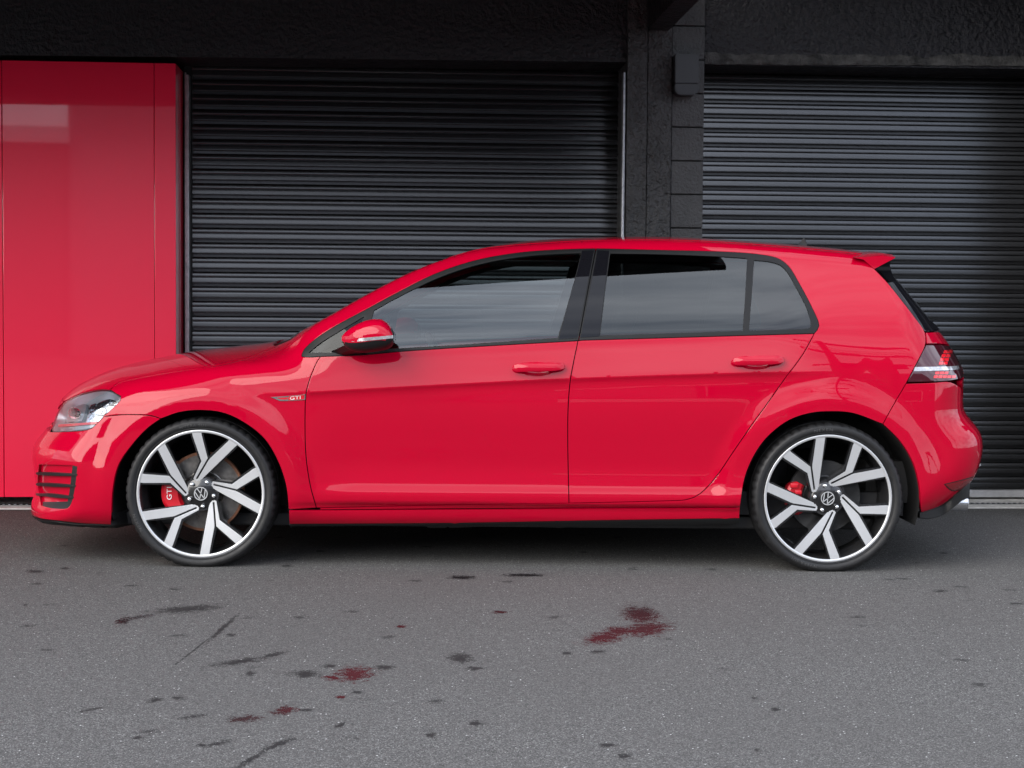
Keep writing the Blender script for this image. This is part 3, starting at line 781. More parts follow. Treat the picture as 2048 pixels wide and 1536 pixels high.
# ================================================================== THE CAR
car = empty('hatchback_car', (0, 0, 0), 0, label='glossy red five-door hatchback with black and silver alloy wheels parked before the garage', cat='car')
RED = 'red_paint'
def both(o): mirror_tree(o, car); return o
# ---- shared lines, read off the photograph
FARCH = [(223.5, 1050), (226, 979), (237, 931), (261, 894), (294.6, 857), (321.7, 837.4), (359, 824.5), (399.5, 820.5), (447, 826), (487.6, 845), (528, 877), (555, 921), (572, 972), (577, 1019)]
RARCH = [(1480, 1014), (1489.7, 955), (1508, 911), (1535, 873.6), (1576, 841.5), (1616.7, 827), (1657, 822.9), (1704.7, 826), (1765.7, 848), (1799.5, 882), (1826.6, 927.8), (1839, 978.6), (1841.5, 1027)]
F_TOP = FARCH[5:]                       # arch from the bumper seam back
DOOR_F = [(641, 713), (635, 721), (622.5, 750), (614, 776.6), (611.3, 792), (610, 835), (612, 911), (621, 972), (633, 1016)]
DOOR_B = [(1156, 681.5), (1148, 720), (1141, 758), (1136.5, 810), (1135.5, 880), (1138, 1006.5)]
DOOR_R = [(1628.5, 667.5), (1606.5, 707.7), (1569, 758.5), (1535.4, 806), (1501.6, 853), (1471, 897), (1434, 951.5), (1412, 977), (1390, 994), (1366, 1001)]
BELT_F = [(1156, 681.5), (1038.5, 688), (902, 696), (799, 703), (728, 709.5), (641, 713)]
BELT_R = [(1628.5, 667), (1450, 672), (1300, 676.5), (1158, 680.5)]
DLO_TOP = [(604, 707), (607, 700), (627, 681), (669, 653), (734, 618), (799, 583), (874, 546), (953, 520), (1038.5, 505), (1107, 499.5), (1191, 497), (1317, 500), (1450, 503.5), (1521, 509), (1557, 517), (1577, 532), (1597, 564), (1623, 613), (1638, 648), (1637, 656), (1628.5, 667)]
LAMP_F = [(241, 792), (242.5, 797), (239, 802), (213, 827), (190, 850), (182, 857), (172, 860), (144, 862.5), (104, 863.5)]
LAMP_F2 = [(104, 863.5), (103.5, 855), (107, 841), (119, 814), (134, 799.6), (165, 785), (202.5, 777.7), (221, 779.8), (241, 792)]
FB_SEAM = [(207, 833), (245, 829.5), (284, 829.6), (305, 832), (321.7, 837.4)]
RB_SEAM = [(1813, 765.5), (1795, 796), (1780, 822), (1766, 848)]
HOOD_L = [(602, 671), (580, 680), (556, 690), (501, 713), (430, 731), (350, 742), (281, 754), (235, 766), (221, 779.8)]
# roof / screen edge on the skin: inboard distance by x
YE = pchip([-1.02, -.8, -.5, -.25, 0, .5, 1.2, 1.66], [.56, .52, .49, .49, .51, .53, .53, .525])
def edge_pts(x0, x1, n=40):
    x = np.linspace(x0, x1, n); q = np.stack([x, -YE(x)], 1)
    return TOP.fwd(q)[0]
# crease rows so the shoulder line stays sharp
_x = np.arange(-1.25, 1.5, .018)
CREASE = [np.stack([_x, ZT(_x) + d], 1) for d in (-.022, -.011, -.005, 0, .005, .011, .022)]
LEDGE = [np.stack([_x, 0 * _x + z], 1) for z in (.252, .262, .270, .278, .290, .305)]
LN = CREASE + LEDGE
# ---- body-side panels
fender = panel('fender', np.concatenate([px([HOOD_L, [(221, 779.8), (241, 792)], LAMP_F[:4], [(213, 827), (207, 833)], FB_SEAM, F_TOP]), px([DOOR_F[::-1]]), px([[(641, 713), (604, 713), (604, 707), (607, 700), (627, 681)]], n=2), px([[(627, 681), (602, 671)]])]), SIDE, RED, car, h=.02, lines=LN, skirt=.014)
both(fender)
def ellipse(u, v, a, b, n=28, tilt=-1.5):
    t = np.linspace(0, 2 * math.pi, n, endpoint=False); ca, sa = math.cos(R(tilt)), math.sin(R(tilt))
    x = a * np.cos(t); y = b * np.sin(t) * (1 + .15 * np.cos(t) * 0)
    return np.stack([u + x * ca - y * sa, v + x * sa + y * ca], 1)
def door(name, outl, hu, hv):
    cup = pxl(ellipse(hu - 2, hv + 2, 29, 12.5))
    d = panel(name, outl, SIDE, RED, car, h=.02, lines=LN, holes=[cup], skirt=.014)
    c = cup.mean(0); rx = (cup[:, 0].max() - cup[:, 0].min()) / 2; rz = (cup[:, 1].max() - cup[:, 1].min()) / 2
    panel('handle_cup', cup, SIDE, RED, d, h=.008, gap=-.001, skirt=0, ring=0, roll=0, off=lambda q: -.024 * np.clip(1 - ((q[:, 0] - c[0]) / rx)**2 - ((q[:, 1] - c[1]) / rz)**2, 0, 1)**.6 - .0012)
    hp = pxl(np.array([(hu - 53, hv + 1), (hu - 50, hv - 6), (hu - 38, hv - 9.5), (hu - 12, hv - 11.5), (hu + 22, hv - 12.5), (hu + 44, hv - 12), (hu + 52, hv - 8), (hu + 53, hv - 2), (hu + 46, hv + 3), (hu + 26, hv + 6.5), (hu - 6, hv + 7.5), (hu - 34, hv + 8), (hu - 48, hv + 6)], float))
    hp = catmull(hp, 4, True); hc = hp.mean(0); ha = (hp[:, 0].max() - hp[:, 0].min()) / 2; hb = (hp[:, 1].max() - hp[:, 1].min()) / 2
    def off(q):
        t = (q[:, 0] - hc[0]) / ha; k = (q[:, 1] - hc[1] + .003) / hb
        return .006 + .028 * np.clip(1 - np.abs(t)**2.6, 0, 1)**.5 + .009 * np.clip(1 - k * k, 0, 1)
    hd = panel('door_handle', hp, SIDE, RED, d, h=.006, gap=0, skirt=.020, off=off, ring=.002, roll=.001)
    kx = (pxl([(hu + 33, hv)])[0])[0]
    if name == 'front_door': pass
    return d
front_door = door('front_door', np.concatenate([px([DOOR_F, [(633, 1016), (880, 1011), (1138, 1006.5)], DOOR_B[::-1], BELT_F])]), 1077, 738)
rear_door = door('rear_door', np.concatenate([px([DOOR_B, [(1138, 1006.5), (1260, 1004), (1366, 1001)], DOOR_R[::-1], BELT_R])]), 1515, 725)
# quarter, C-pillar, cantrail and A-pillar in one pressing
HATCH = [(1748, 537), (1774, 564), (1800, 596), (1827, 631), (1849, 662), (1851, 676), (1851, 689), (1832, 729), (1813, 765.5)]
E = edge_pts(-.985, 1.545, 80)
SPL = [(1710, 503.5), (1728, 518), (1748, 537)]
body_side = panel('body_side', np.concatenate([SIDE.inv(E), px([SPL, HATCH, RB_SEAM, RARCH[8::-1], [(1480, 1015), (1138, 1016), (880, 1017.5), (640, 1019.4)], [(640, 1016), (880, 1011), (1138, 1006.5)], [(1138, 1006.5), (1260, 1004), (1366, 1001)], DOOR_R[::-1], DLO_TOP[::-1]])[:]]), SIDE, RED, car, h=.02, lines=LN, gap=.0015, skirt=.014)
both(body_side)
sill = panel('sill', px([[(578, 1020.5), (900, 1018.5), (1200, 1017), (1480, 1016)], [(1480, 1016), (1479, 1036)], [(1479, 1036), (1200, 1040), (900, 1045), (579, 1047)]]), SIDE, RED, car, h=.02, gap=.0015, off=.007, roll=.0035, ring=.005)
both(sill)
skirt = panel('side_skirt', px([[(579, 1047), (900, 1045), (1200, 1040), (1479, 1036)], [(1479, 1036), (1478, 1045)], [(1478, 1045), (1300, 1048), (1085, 1051.5), (1070, 1049), (800, 1055), (578, 1057)]]), SIDE, 'black_plastic', car, h=.02, gap=0, off=.010, skirt=.05, roll=.003)
both(skirt)
# ---- bonnet, screens, roof
hl = cast(np.array(HOOD_L)); hl = hl[np.argsort(hl[:, 0])]
hl2 = catmull(hl, 6)
fx = np.array([(-1.972, -.53), (-2.003, -.42), (-2.024, -.25), (-2.033, 0)])
ltop = cast(catmull([(221, 779.8), (202.5, 777.7), (165, 785), (150, 791), (134, 799.6)], 5))[1:, :2]
near = np.concatenate([hl2[(hl2[:, 0] > -1.70)][::-1, :2], ltop, fx])                       # from the screen forward to the nose
far = near[::-1][1:] * [1, -1]
rearedge = np.array([(-1.05, .45), (-1.075, 0), (-1.05, -.45)])
panel('bonnet', np.concatenate([near, far, catmull(np.concatenate([[far[-1]], rearedge, [near[0]]]), 5)[1:-1]]), TOP, RED, car, h=.03, skirt=.016)
cowl = np.concatenate([catmull(np.array([(hl2[-1, 0] + .004, hl2[-1, 1] + .01), (-1.045, -.45), (-1.07, 0), (-1.045, .45), (hl2[-1, 0] + .004, -hl2[-1, 1] - .01)]), 5), catmull(np.array([(-.955, .555), (-.975, .40), (-1.0, 0), (-.975, -.40), (-.955, -.555)]), 5)])
panel('cowl', cowl, TOP, 'black_plastic', car, h=.03, off=-.012, skirt=.03)
xs = np.linspace(-.955, -.265, 24); L_ = np.stack([xs, -YE(xs) + .006], 1)
top_e = np.array([(-.30, -.35), (-.315, 0), (-.30, .35)]); bot_e = np.array([(-.985, .45), (-1.008, 0), (-.985, -.45)])
ws_o = np.concatenate([L_, top_e, (L_ * [1, -1])[::-1], bot_e])
panel('windscreen', ws_o, TOP, 'window_clear', car, h=.035, off=-.004, skirt=.006)
panel('windscreen_seal', ws_o, TOP, 'gloss_black', car, h=.03, off=-.0065, skirt=.02, holes=[inset(resample(ws_o, .03), .045)])
xs = np.linspace(-.258, 1.545, 60); L_ = np.stack([xs, -YE(xs) - .008], 1)
rear_c = np.array([(1.60, -.35), (1.615, 0), (1.60, .35)]); fr_c = np.array([(-.29, .35), (-.305, 0), (-.29, -.35)])
roof = panel('roof', np.concatenate([L_, rear_c, (L_ * [1, -1])[::-1], fr_c]), TOP, RED, car, h=.035, gap=0, off=.0016, skirt=.004, roll=.0012)
# ---- bumpers and lamps (round the ends)
def sym(half): return np.concatenate([half, (half * [-1, 1])[::-1]])
def clean(P):                                        # drop doubles
    k = [0]
    for i in range(1, len(P)):
        if np.linalg.norm(P[i] - P[k[-1]]) > .003: k.append(i)
    return P[k]
lampf = px([LAMP_F, LAMP_F2], NOSE); lampf = clean(lampf)
fb_top = px([LAMP_F[3:], ], NOSE)[::-1]              # lamp lower edge, nose to side
bump_top = np.concatenate([[(0, .548), (-.12, .547), (-.26, .5465)], fb_top, px([[(213, 827), (207, 833)], FB_SEAM], NOSE)])
bump_side = px([FARCH[5::-1]], NOSE)
bump_bot = np.concatenate([px([[(223.5, 1050), (160, 1047), (110, 1041)]], NOSE), [(-.30, .164), (-.15, .162), (0, .162)]])
half = clean(np.concatenate([bump_top, bump_side, bump_bot]))
vent = px([[(78, 929), (110, 929.5), (150, 931)], [(154.5, 933), (153, 950), (148, 985), (141, 1010), (134, 1017), (124, 1018)], [(124, 1018), (100, 1016), (82, 1011)], [(82, 1011), (78, 990), (75, 960), (78, 929)]], NOSE)
vent = clean(vent)
grille = np.array([(-.27, .205), (-.265, .36), (-.25, .385), (.25, .385), (.265, .36), (.27, .205), (.25, .195), (-.25, .195)])
half_r = half[np.r_[True, np.linalg.norm(np.diff(half, axis=0), axis=1) > .002]]
outl = np.concatenate([half_r, (half_r * [-1, 1])[::-1][1:-1]])
bumper = panel('front_bumper', outl, NOSE, RED, car, h=.02, holes=[vent, vent * [-1, 1], grille], skirt=.02)
panel('lower_grille', grille, NOSE, 'black_plastic', bumper, h=.03, gap=-.004, off=-.02, skirt=0)
for zz in (.235, .275, .315, .355):
    panel('grille_bar', [(-.262, zz), (.262, zz), (.262, zz + .012), (-.262, zz + .012)], NOSE, 'black_plastic', bumper, h=.03, gap=0, off=-.008, skirt=.012, ring=0)
def fins(mir):
    sg = np.array([-1, 1]) if mir else np.array([1, 1])
    panel('vent_backing', vent * sg, NOSE, RED, bumper, h=.012, gap=-.003, off=-.012, skirt=0)
    post = px([[(144, 929), (156, 929)], [(156, 929), (148, 990), (141, 1010)], [(141, 1010), (132, 1010)], [(132, 1010), (137, 985), (144, 929)]], NOSE)
    panel('vent_post', post * sg, NOSE, 'black_plastic', bumper, h=.012, gap=0, off=-.004, skirt=.01)
    base = px([[(84, 1003), (138, 1003)], [(142, 1004), (138, 1013), (126, 1020), (84, 1014)]], NOSE)
    panel('vent_floor', clean(base) * sg, NOSE, 'black_plastic', bumper, h=.012, gap=0, off=-.003, skirt=.01)
    for y0, y1, xe in ((944.5, 949, 154), (966, 971.5, 151), (986.5, 994.5, 147)):
        f = px([[(73, y0), (73, y0 + 4), (90, y0 + 6)], [(90, y0 + 6), (xe, y1 + 2.5)], [(xe, y1 + 2.5), (xe + 1, y1 - 1)], [(xe + 1, y1 - 1), (100, y0 + .5), (73, y0)]], NOSE)
        panel('vent_fin', clean(f) * sg, NOSE, 'black_plastic', bumper, h=.012, gap=0, off=.003, skirt=.018, roll=.001, ring=.0025)
fins(False); fins(True)
lip = px([[(226, 1050), (150, 1048), (110, 1043)]], NOSE); lip = np.concatenate([lip, [(-.30, .166), (0, .165), (.30, .166)], (lip * [-1, 1])[::-1]])
lo_ = lip.copy()[::-1]; lo_[:, 1] = np.maximum(lo_[:, 1] - .018, .142)
panel('front_lip', clean(np.concatenate([lip, lo_])), NOSE, 'black_plastic', car, h=.02, gap=0, off=.004, skirt=.06, roll=.002)
# upper grille between the lamps
gt = lampf[:, 0].max()
gr_o = np.array([(gt + .006, .549), (-.2, .549), (0, .5495), (.2, .549), (-gt - .006, .549), (-gt - .02, .63), (-.15 * -1, .655), (0, .66), (-.15, .655), (gt + .02, .63)])
gr = panel('upper_grille', gr_o, NOSE, 'gloss_black', car, h=.03, off=-.012, skirt=.02)
panel('grille_strip', [(gt + .01, .565), (-gt - .01, .565), (-gt - .01, .571), (gt + .01, .571)], NOSE, 'red_print', gr, h=.03, gap=0, off=-.004, skirt=.01, ring=0)
nc_top = NOSE.inv(TOP.fwd(fx)[0]); nc_half = np.concatenate([[(0, .6685), (-.15, .664), (gt + .022, .640), (gt + .002, .652)], nc_top[:-1]])
panel('nose_cap', np.concatenate([nc_half, nc_top[-1:], (nc_half * [-1, 1])[::-1][:-1]]), NOSE, RED, car, h=.03, skirt=.02, gap=.001)
# headlamps
def headlamp(mir):
    sg = np.array([-1, 1]) if mir else np.array([1, 1])
    O = lampf * sg
    hz0, hz1 = O[:, 1].min(), O[:, 1].max()
    b = panel('headlight', O, NOSE, 'lamp_bezel', car, h=.015, gap=.001, off=lambda q: -.008 - .040 * np.clip(segdist(q, O) / .03, 0, 1), skirt=0, ring=0)
    def pc(cur, off, mat, nm, n=5, sk=.012):
        panel(nm, clean(px(cur, NOSE, n)) * sg, NOSE, mat, b, h=.01, gap=0, off=off, skirt=sk, ring=0, roll=.0008)
    pc([[(160, 842), (170, 815), (190, 795), (214, 787), (232, 796)], [(232, 796), (205, 826), (188, 842)], [(188, 842), (160, 842)]], -.030, 'lamp_reflector', 'reflector_bowl')
    pc([[(118, 838), (126, 812), (150, 798)], [(150, 798), (162, 797), (150, 838)], [(150, 838), (118, 838)]], -.033, 'lamp_bezel', 'inner_bowl')
    for (u, v, r, o_, nm, mt) in ((138, 821, 13, -.026, 'projector', 'chrome'), (138, 821, 9.5, -.018, 'projector_lens', 'far_glass'), (193, 818, 13, -.022, 'projector', 'satin_chrome'), (193, 818, 9, -.014, 'projector_lens', 'lamp_reflector')):
        e = pxl(ellipse(u, v, r, r, 20, 0), NOSE) * sg
        panel(nm, e, NOSE, mt, b, h=.008, gap=0, off=lambda q, c=e.mean(0), o_=o_: o_ + .006 * np.clip(1 - ((q - c)**2).sum(1) / .0009, 0, 1), skirt=.012, ring=0, roll=0)
    pc([[(106, 845), (190, 842)], [(190, 842), (186, 847)], [(186, 847), (106, 849)]], -.022, 'red_print', 'red_strip')
    pc([[(110, 850), (184, 848)], [(184, 848), (172, 857), (145, 859), (110, 859)]], -.026, 'lamp_bezel', 'indicator')
    for k in range(3):
        u = 176 + k * 15; v = 803 - k * 4
        pc([[(u, v), (u + 11, v - 3)], [(u + 11, v - 3), (u + 6, v + 9)], [(u + 6, v + 9), (u - 6, v + 11)]], -.020, 'lamp_reflector', 'reflector_facet')
    panel('lens', O, NOSE, 'lamp_lens', b, h=.015, gap=.0022, off=-.001, skirt=.028, roll=.001)
    panel('lamp_surround', inset(resample(O, .01), -.002), NOSE, 'black_rubber_seal', b, h=.012, gap=0, holes=[inset(resample(O, .01), .0015)], off=-.004, skirt=.02, ring=0)
headlamp(False); headlamp(True)
# ---- rear end
rb_top = px([[(1813, 767), (1866, 765), (1900, 763.5)]], TAIL)
lampr = px([[(1852, 689.5), (1880, 689), (1900, 691)]], TAIL)
_c = px([[(1905, 697), (1911, 706), (1918, 727), (1919.5, 757)]], TAIL); _c = np.stack([_c[:, 0] + np.linspace(.05, .12, len(_c)), _c[:, 1]], 1)      # goes on round to the tailgate
lampr = clean(np.concatenate([lampr, _c, px([[(1919, 758), (1900, 761.5), (1866, 763.5), (1813, 765)], [(1813, 765), (1832, 729), (1852, 689.5)]], TAIL)]))
lamp_in = _c
zi = lampr[:, 1].min()
half = clean(np.concatenate([[(0, .63), (-.2, .63), (-.40, .632)], px([[(1922, 775), (1900, 763.5), (1866, 765), (1813, 767)], RB_SEAM, RARCH[8:]], TAIL), px([[(1841.5, 1027), (1883, 1012), (1917, 984)]], TAIL), [(-.35, .36), (0, .345)]]))
outl = np.concatenate([half, (half * [-1, 1])[::-1][1:-1]])
rbump = panel('rear_bumper', outl, TAIL, RED, car, h=.02, skirt=.02)
dt = cast(catmull([(1838.5, 1027), (1858, 1021), (1883, 1011), (1905, 994), (1922, 979), (1936, 967)], 5)); cx_ = np.array([(2.055, -.40, .352), (2.072, -.2, .345), (2.078, 0, .343)])
dt = np.concatenate([dt, cx_]); dt = np.concatenate([dt, (dt * [1, -1, 1])[::-1][1:]])
nrm = np.stack([np.clip((dt[:, 0] - 1.72) / .35, 0, 1), np.sign(dt[:, 1]) * np.clip((np.abs(dt[:, 1]) - .35) / .4, 0, 1), 0 * dt[:, 0]], 1); nrm /= np.maximum(np.linalg.norm(nrm, axis=1, keepdims=True), 1e-6)
m = MB(); V = []; F = []
hgt_ = np.interp(np.minimum(np.arange(len(dt)), len(dt) - 1 - np.arange(len(dt))), [0, 4, 12, 22, 30], [.020, .034, .046, .050, .09])
for p, n_, h_ in zip(dt, nrm, hgt_):
    V += [tuple(p + n_ * .002 + [0, 0, .006]), tuple(p + n_ * .010 + [0, 0, -.002]), tuple(p + n_ * .010 + [0, 0, -h_ + .004]), tuple(p + n_ * .004 + [0, 0, -h_]), tuple(p - n_ * .05 + [0, 0, -h_]), tuple(p - n_ * .05 + [0, 0, .0])]
for i in range(len(dt) - 1):
    for k in range(6): F.append((i * 6 + k, i * 6 + (k + 1) % 6, (i + 1) * 6 + (k + 1) % 6, (i + 1) * 6 + k))
F += [tuple(range(6)), tuple((len(dt) - 1) * 6 + k for k in range(5, -1, -1))]
m.add(V, F); m.build('diffuser', 'black_plastic', rbump, ang=30)
refl = clean(px([[(1891, 969), (1920, 962), (1945, 954.5)], [(1945, 954.5), (1936, 970), (1928, 976)], [(1928, 976), (1909, 981), (1899, 977), (1891, 969)]], TAIL))
for sg in ([1, 1], [-1, 1]):
    panel('reflector_surround', inset(resample(refl * sg, .01), -.004), TAIL, 'black_plastic', rbump, h=.012, gap=0, off=.0012, skirt=.008, ring=0)
    panel('reflector', refl * sg, TAIL, 'reflector_red', rbump, h=.012, gap=0, off=.003, skirt=.008, ring=0)
# tail lamps
for sg in (np.array([1, 1]), np.array([-1, 1])):
    tl = panel('taillight', lampr * sg, TAIL, 'lamp_smoked', car, h=.012, gap=.0022, skirt=.02)
    def tp(nm, pts, mat, off, sk=.004):
        panel(nm, clean(px([pts[i:i + 2] for i in range(len(pts) - 1)], TAIL)) * sg, TAIL, mat, tl, h=.01, gap=0, off=off, skirt=sk, ring=0, roll=0)
    tp('white_strip', [(1827, 742.5), (1830, 734), (1870, 733.5), (1917, 731), (1918, 738.5), (1860, 741.5), (1827, 742.5)], 'lamp_white', .0015)
    def cell(u, v, w, h): tp('led_cell', [(u, v), (u + w, v - .3), (u + w - 1, v + h), (u - 1, v + h), (u, v)], 'lamp_red', .0014)
    for r, (v, u0, n) in enumerate(((701, 1888, 2), (708.5, 1884, 2), (716, 1881, 2), (723.5, 1878.5, 2))):
        for k in range(n): cell(u0 + k * 9, v, 7.6, 5.8)
    cell(1898, 700, 7, 5)
    for k in range(3): cell(1871 + k * 9, 743.5, 7.6, 5.2)
    for k in range(5): cell(1868 + k * 9, 751, 7.6, 5.2)
# tailgate: metal below the glass, and the glass itself
tgz = .63
tg = clean(np.concatenate([[(0, tgz + .004), (-.2, tgz + .004), (-.40, tgz + .006)], px([[(1923.5, 773), (1922.5, 762)]], TAIL), lamp_in[::-1] + [.004, 0], px([[(1902, 690), (1880, 687.5), (1853, 687.5)], [(1853, 687.5), (1853, 676), (1851.5, 664.5)]], TAIL), px([[(1851.5, 664.5), (1877, 663)]], TAIL), [(-.38, 1.0), (-.2, 1.0), (0, 1.0)]]))
panel('tailgate', np.concatenate([tg, (tg * [-1, 1])[::-1][1:-1]]), TAIL, RED, car, h=.025, skirt=.02)
rg = clean(np.concatenate([[(0, 1.005), (-.2, 1.005), (-.37, 1.005)], px([[(1877, 662), (1851, 663)], HATCH[4:0:-1]], TAIL), [(-.36, 1.30), (-.2, 1.325), (0, 1.33)]]))
panel('rear_window', np.concatenate([rg, (rg * [-1, 1])[::-1][1:-1]]), TAIL, 'gloss_black', car, h=.03, off=-.003, skirt=.02)
# roof spoiler with black side fins
def spoiler():
    A = cast([(1710, 503.5)])[0]; B = cast([(1747, 537)])[0]
    YS = abs(B[1]) + .001
    V = []; F = []; n = 25; ys = np.linspace(-1, 1, n)
    for t in ys:
        y = YS * t; c = 1 - abs(t)**3.5
        tip = at(1782, 513, -.60); zt_ = tip[2] + .028 * (1 - t * t); xt = tip[0] + .035 * (1 - t * t)
        x0 = 1.548 + .058 * (1 - t * t); z0 = float(TOP.fwd(np.array([[x0 - .002, y * .86]]))[0][0, 2]) - .001
        low = at(1748.5, 538, -YS); md = at(1727.5, 519.5, -YS); st = at(1709, 503, -YS)
        e = .008 * max(0, abs(t) - .93) / .07
        prof = [(x0, z0 - e), ((x0 + xt) / 2, (z0 + zt_) / 2 + .006 - e), (xt - .006, zt_ + .002 - e), (xt, zt_ - .004), (xt - .004, zt_ - .018 + e), (low[0] + .035 * (1 - t * t), low[2] + .02 * (1 - t * t)), (md[0] + .045 * (1 - t * t), md[2] + .01 * (1 - t * t)), (st[0] + .05 * (1 - t * t) - .004, z0 - .012)]
        V += [(px_, y, pz) for px_, pz in prof]
    q = 8
    for i in range(n - 1):
        for k in range(q): F.append((i * q + k, i * q + (k + 1) % q, (i + 1) * q + (k + 1) % q, (i + 1) * q + k))
    F += [tuple(range(q - 1, -1, -1)), tuple((n - 1) * q + k for k in range(q))]
    m = MB(); m.add(V, F); return m.build('roof_spoiler', RED, car, ang=40)
spo = spoiler()
fin = [at(u, v, -.60)[[0, 2]] for u, v in ((1748, 537), (1764, 527), (1779, 520), (1778, 532), (1783, 550), (1806, 583), (1850, 631), (1880, 661), (1851, 662), (1827, 632), (1800, 597), (1774, 565))]
for sg in (1, -1):
    m = MB(); m.prism([tuple(p) for p in fin], -.625 * sg, -.545 * sg); o = m.build('spoiler_fin', 'gloss_black', spo)
    bm = bmesh.new(); bm.from_mesh(o.data)
    for v in bm.verts:                                # follow the narrowing glass
        v.co.y -= sg * -.02 * 0
    bmesh.ops.bevel(bm, geom=[e for e in bm.edges if e.calc_face_angle(0) > .8], offset=.006, segments=2, affect='EDGES'); bm.to_mesh(o.data); bm.free(); auto_smooth(o, 30)
# ---- side glass and its black frames
G_F = [[(748, 620), (799, 592), (878, 554.5), (953, 529.5), (1038.5, 513.5), (1107, 507.7), (1163, 505.6)], [(1163, 505.6), (1153, 546), (1133, 618), (1115.5, 676)], [(1115.5, 676), (902, 691), (799, 697), (728, 702)], [(728, 702), (735, 668), (748, 620)]]
G_T = [[(616, 706), (640, 686), (690, 655), (729, 632)], [(729, 632), (715, 672), (708, 702)], [(708, 702), (660, 706), (616, 706)]]
G_R = [[(1220, 506.5), (1320, 508), (1450, 513), (1495, 516)], [(1495, 516), (1491, 590), (1486, 662)], [(1486, 662), (1340, 667), (1200, 671.5)], [(1200, 671.5), (1209, 590), (1220, 506.5)]]
G_Q = [[(1508, 520), (1539, 523), (1561, 530), (1574.5, 543), (1592, 573), (1614.5, 617), (1623, 644)], [(1623, 644), (1623, 653), (1617, 658)], [(1617, 658), (1560, 660), (1497.5, 662)], [(1497.5, 662), (1503, 590), (1508, 520)]]
gf, gt_, gr_, gq = (clean(px(g)) for g in (G_F, G_T, G_R, G_Q))
kf = DLO_TOP.index((1191, 497))
frame_f = clean(px([DLO_TOP[:kf + 1], [(1191, 497), (1174, 588), (1156.5, 681)], BELT_F, [(641, 713), (604, 713), (604, 707)]]))
frame_r = clean(px([[(1192.5, 497)] + DLO_TOP[kf + 1:], BELT_R[:1] + BELT_R[1:], [(1158, 680.5), (1175, 588), (1192.5, 497)]]))
def framing(name, outl, holes, parent):
    return panel(name, outl, SIDE, 'black_rubber_seal', parent, h=.018, gap=.0008, holes=[inset(resample(h, .012), .001) for h in holes], off=.002, skirt=.012, roll=.0015, ring=.003)
framing('window_frame', frame_f, [gf, gt_], front_door); framing('window_frame', frame_r, [gr_, gq], rear_door)
def pane(name, outl, mat, parent): return panel(name, outl, SIDE, mat, parent, h=.03, gap=-.003, off=-.003, skirt=0, ring=0, roll=0)
pane('window_glass', gf, 'window_clear', front_door); pane('quarter_glass', gt_, 'window_corner', front_door)
pane('window_glass', gr_, 'window_tinted', rear_door); pane('quarter_glass', gq, 'window_tinted', rear_door)
# gloss pillar covers
BP1 = [[(1164, 502.5), (1187.5, 501.5)], [(1187.5, 501.5), (1171, 590), (1154, 676.5)], [(1154, 676.5), (1117.5, 679)], [(1117.5, 679), (1136, 610), (1154, 546), (1164, 502.5)]]
BP2 = [[(1195, 501.5), (1218.5, 502.5)], [(1218.5, 502.5), (1208, 590), (1198.5, 673)], [(1198.5, 673), (1161, 675.5)], [(1161, 675.5), (1178, 590), (1195, 501.5)]]
panel('pillar_cover', clean(px(BP1)), SIDE, 'gloss_black', front_door, h=.02, gap=0, off=.0035, skirt=.006, roll=0, ring=0)
panel('pillar_cover', clean(px(BP2)), SIDE, 'gloss_black', rear_door, h=.02, gap=0, off=.0035, skirt=.006, roll=0, ring=0)
both(front_door); both(rear_door)
# ---- fender badge
bd = panel('fender_badge', clean(px([[(541, 794), (575, 791.5), (611, 788)], [(611, 788), (610.5, 799.5)], [(610.5, 799.5), (580, 801.5), (560, 802)], [(560, 802), (550, 797.5), (541, 794)]])), SIDE, 'chrome', car, h=.006, gap=0, off=.003, skirt=.004, ring=0, roll=.0006)
panel('badge_inlay', clean(px([[(553, 795.5), (577, 794.3)], [(577, 794.3), (575, 798), (562, 798.8)], [(562, 798.8), (553, 795.5)]])), SIDE, 'red_print', bd, h=.006, gap=0, off=.0036, skirt=.001, ring=0, roll=0)
panel('badge_field', clean(px([[(578, 792.4), (609, 789.6)], [(609, 789.6), (608.6, 798.2)], [(608.6, 798.2), (576, 800.4)], [(576, 800.4), (578, 792.4)]])), SIDE, 'red_print', bd, h=.006, gap=0, off=.0036, skirt=.001, ring=0, roll=0)
def letters(name, s, mapper, mat, parent, **kw):
    V, F = text_tris(s, **kw); P = mapper(V)
    return mesh_obj(name, P, F, mat, parent, smooth=False)
def map_px(u, v, hgt, slope, off, wid=1.):
    def f(V):
        q = np.stack([u + V[:, 0] * hgt * wid, v - V[:, 1] * hgt + V[:, 0] * hgt * wid * slope], 1); P = cast(q); return P + grad(P) * off
    return f
letters('badge_letters', 'GTI', map_px(580, 799.6, 7.0, -.09, .0042, 1.45), 'white_print', bd)
both(bd) if False else None
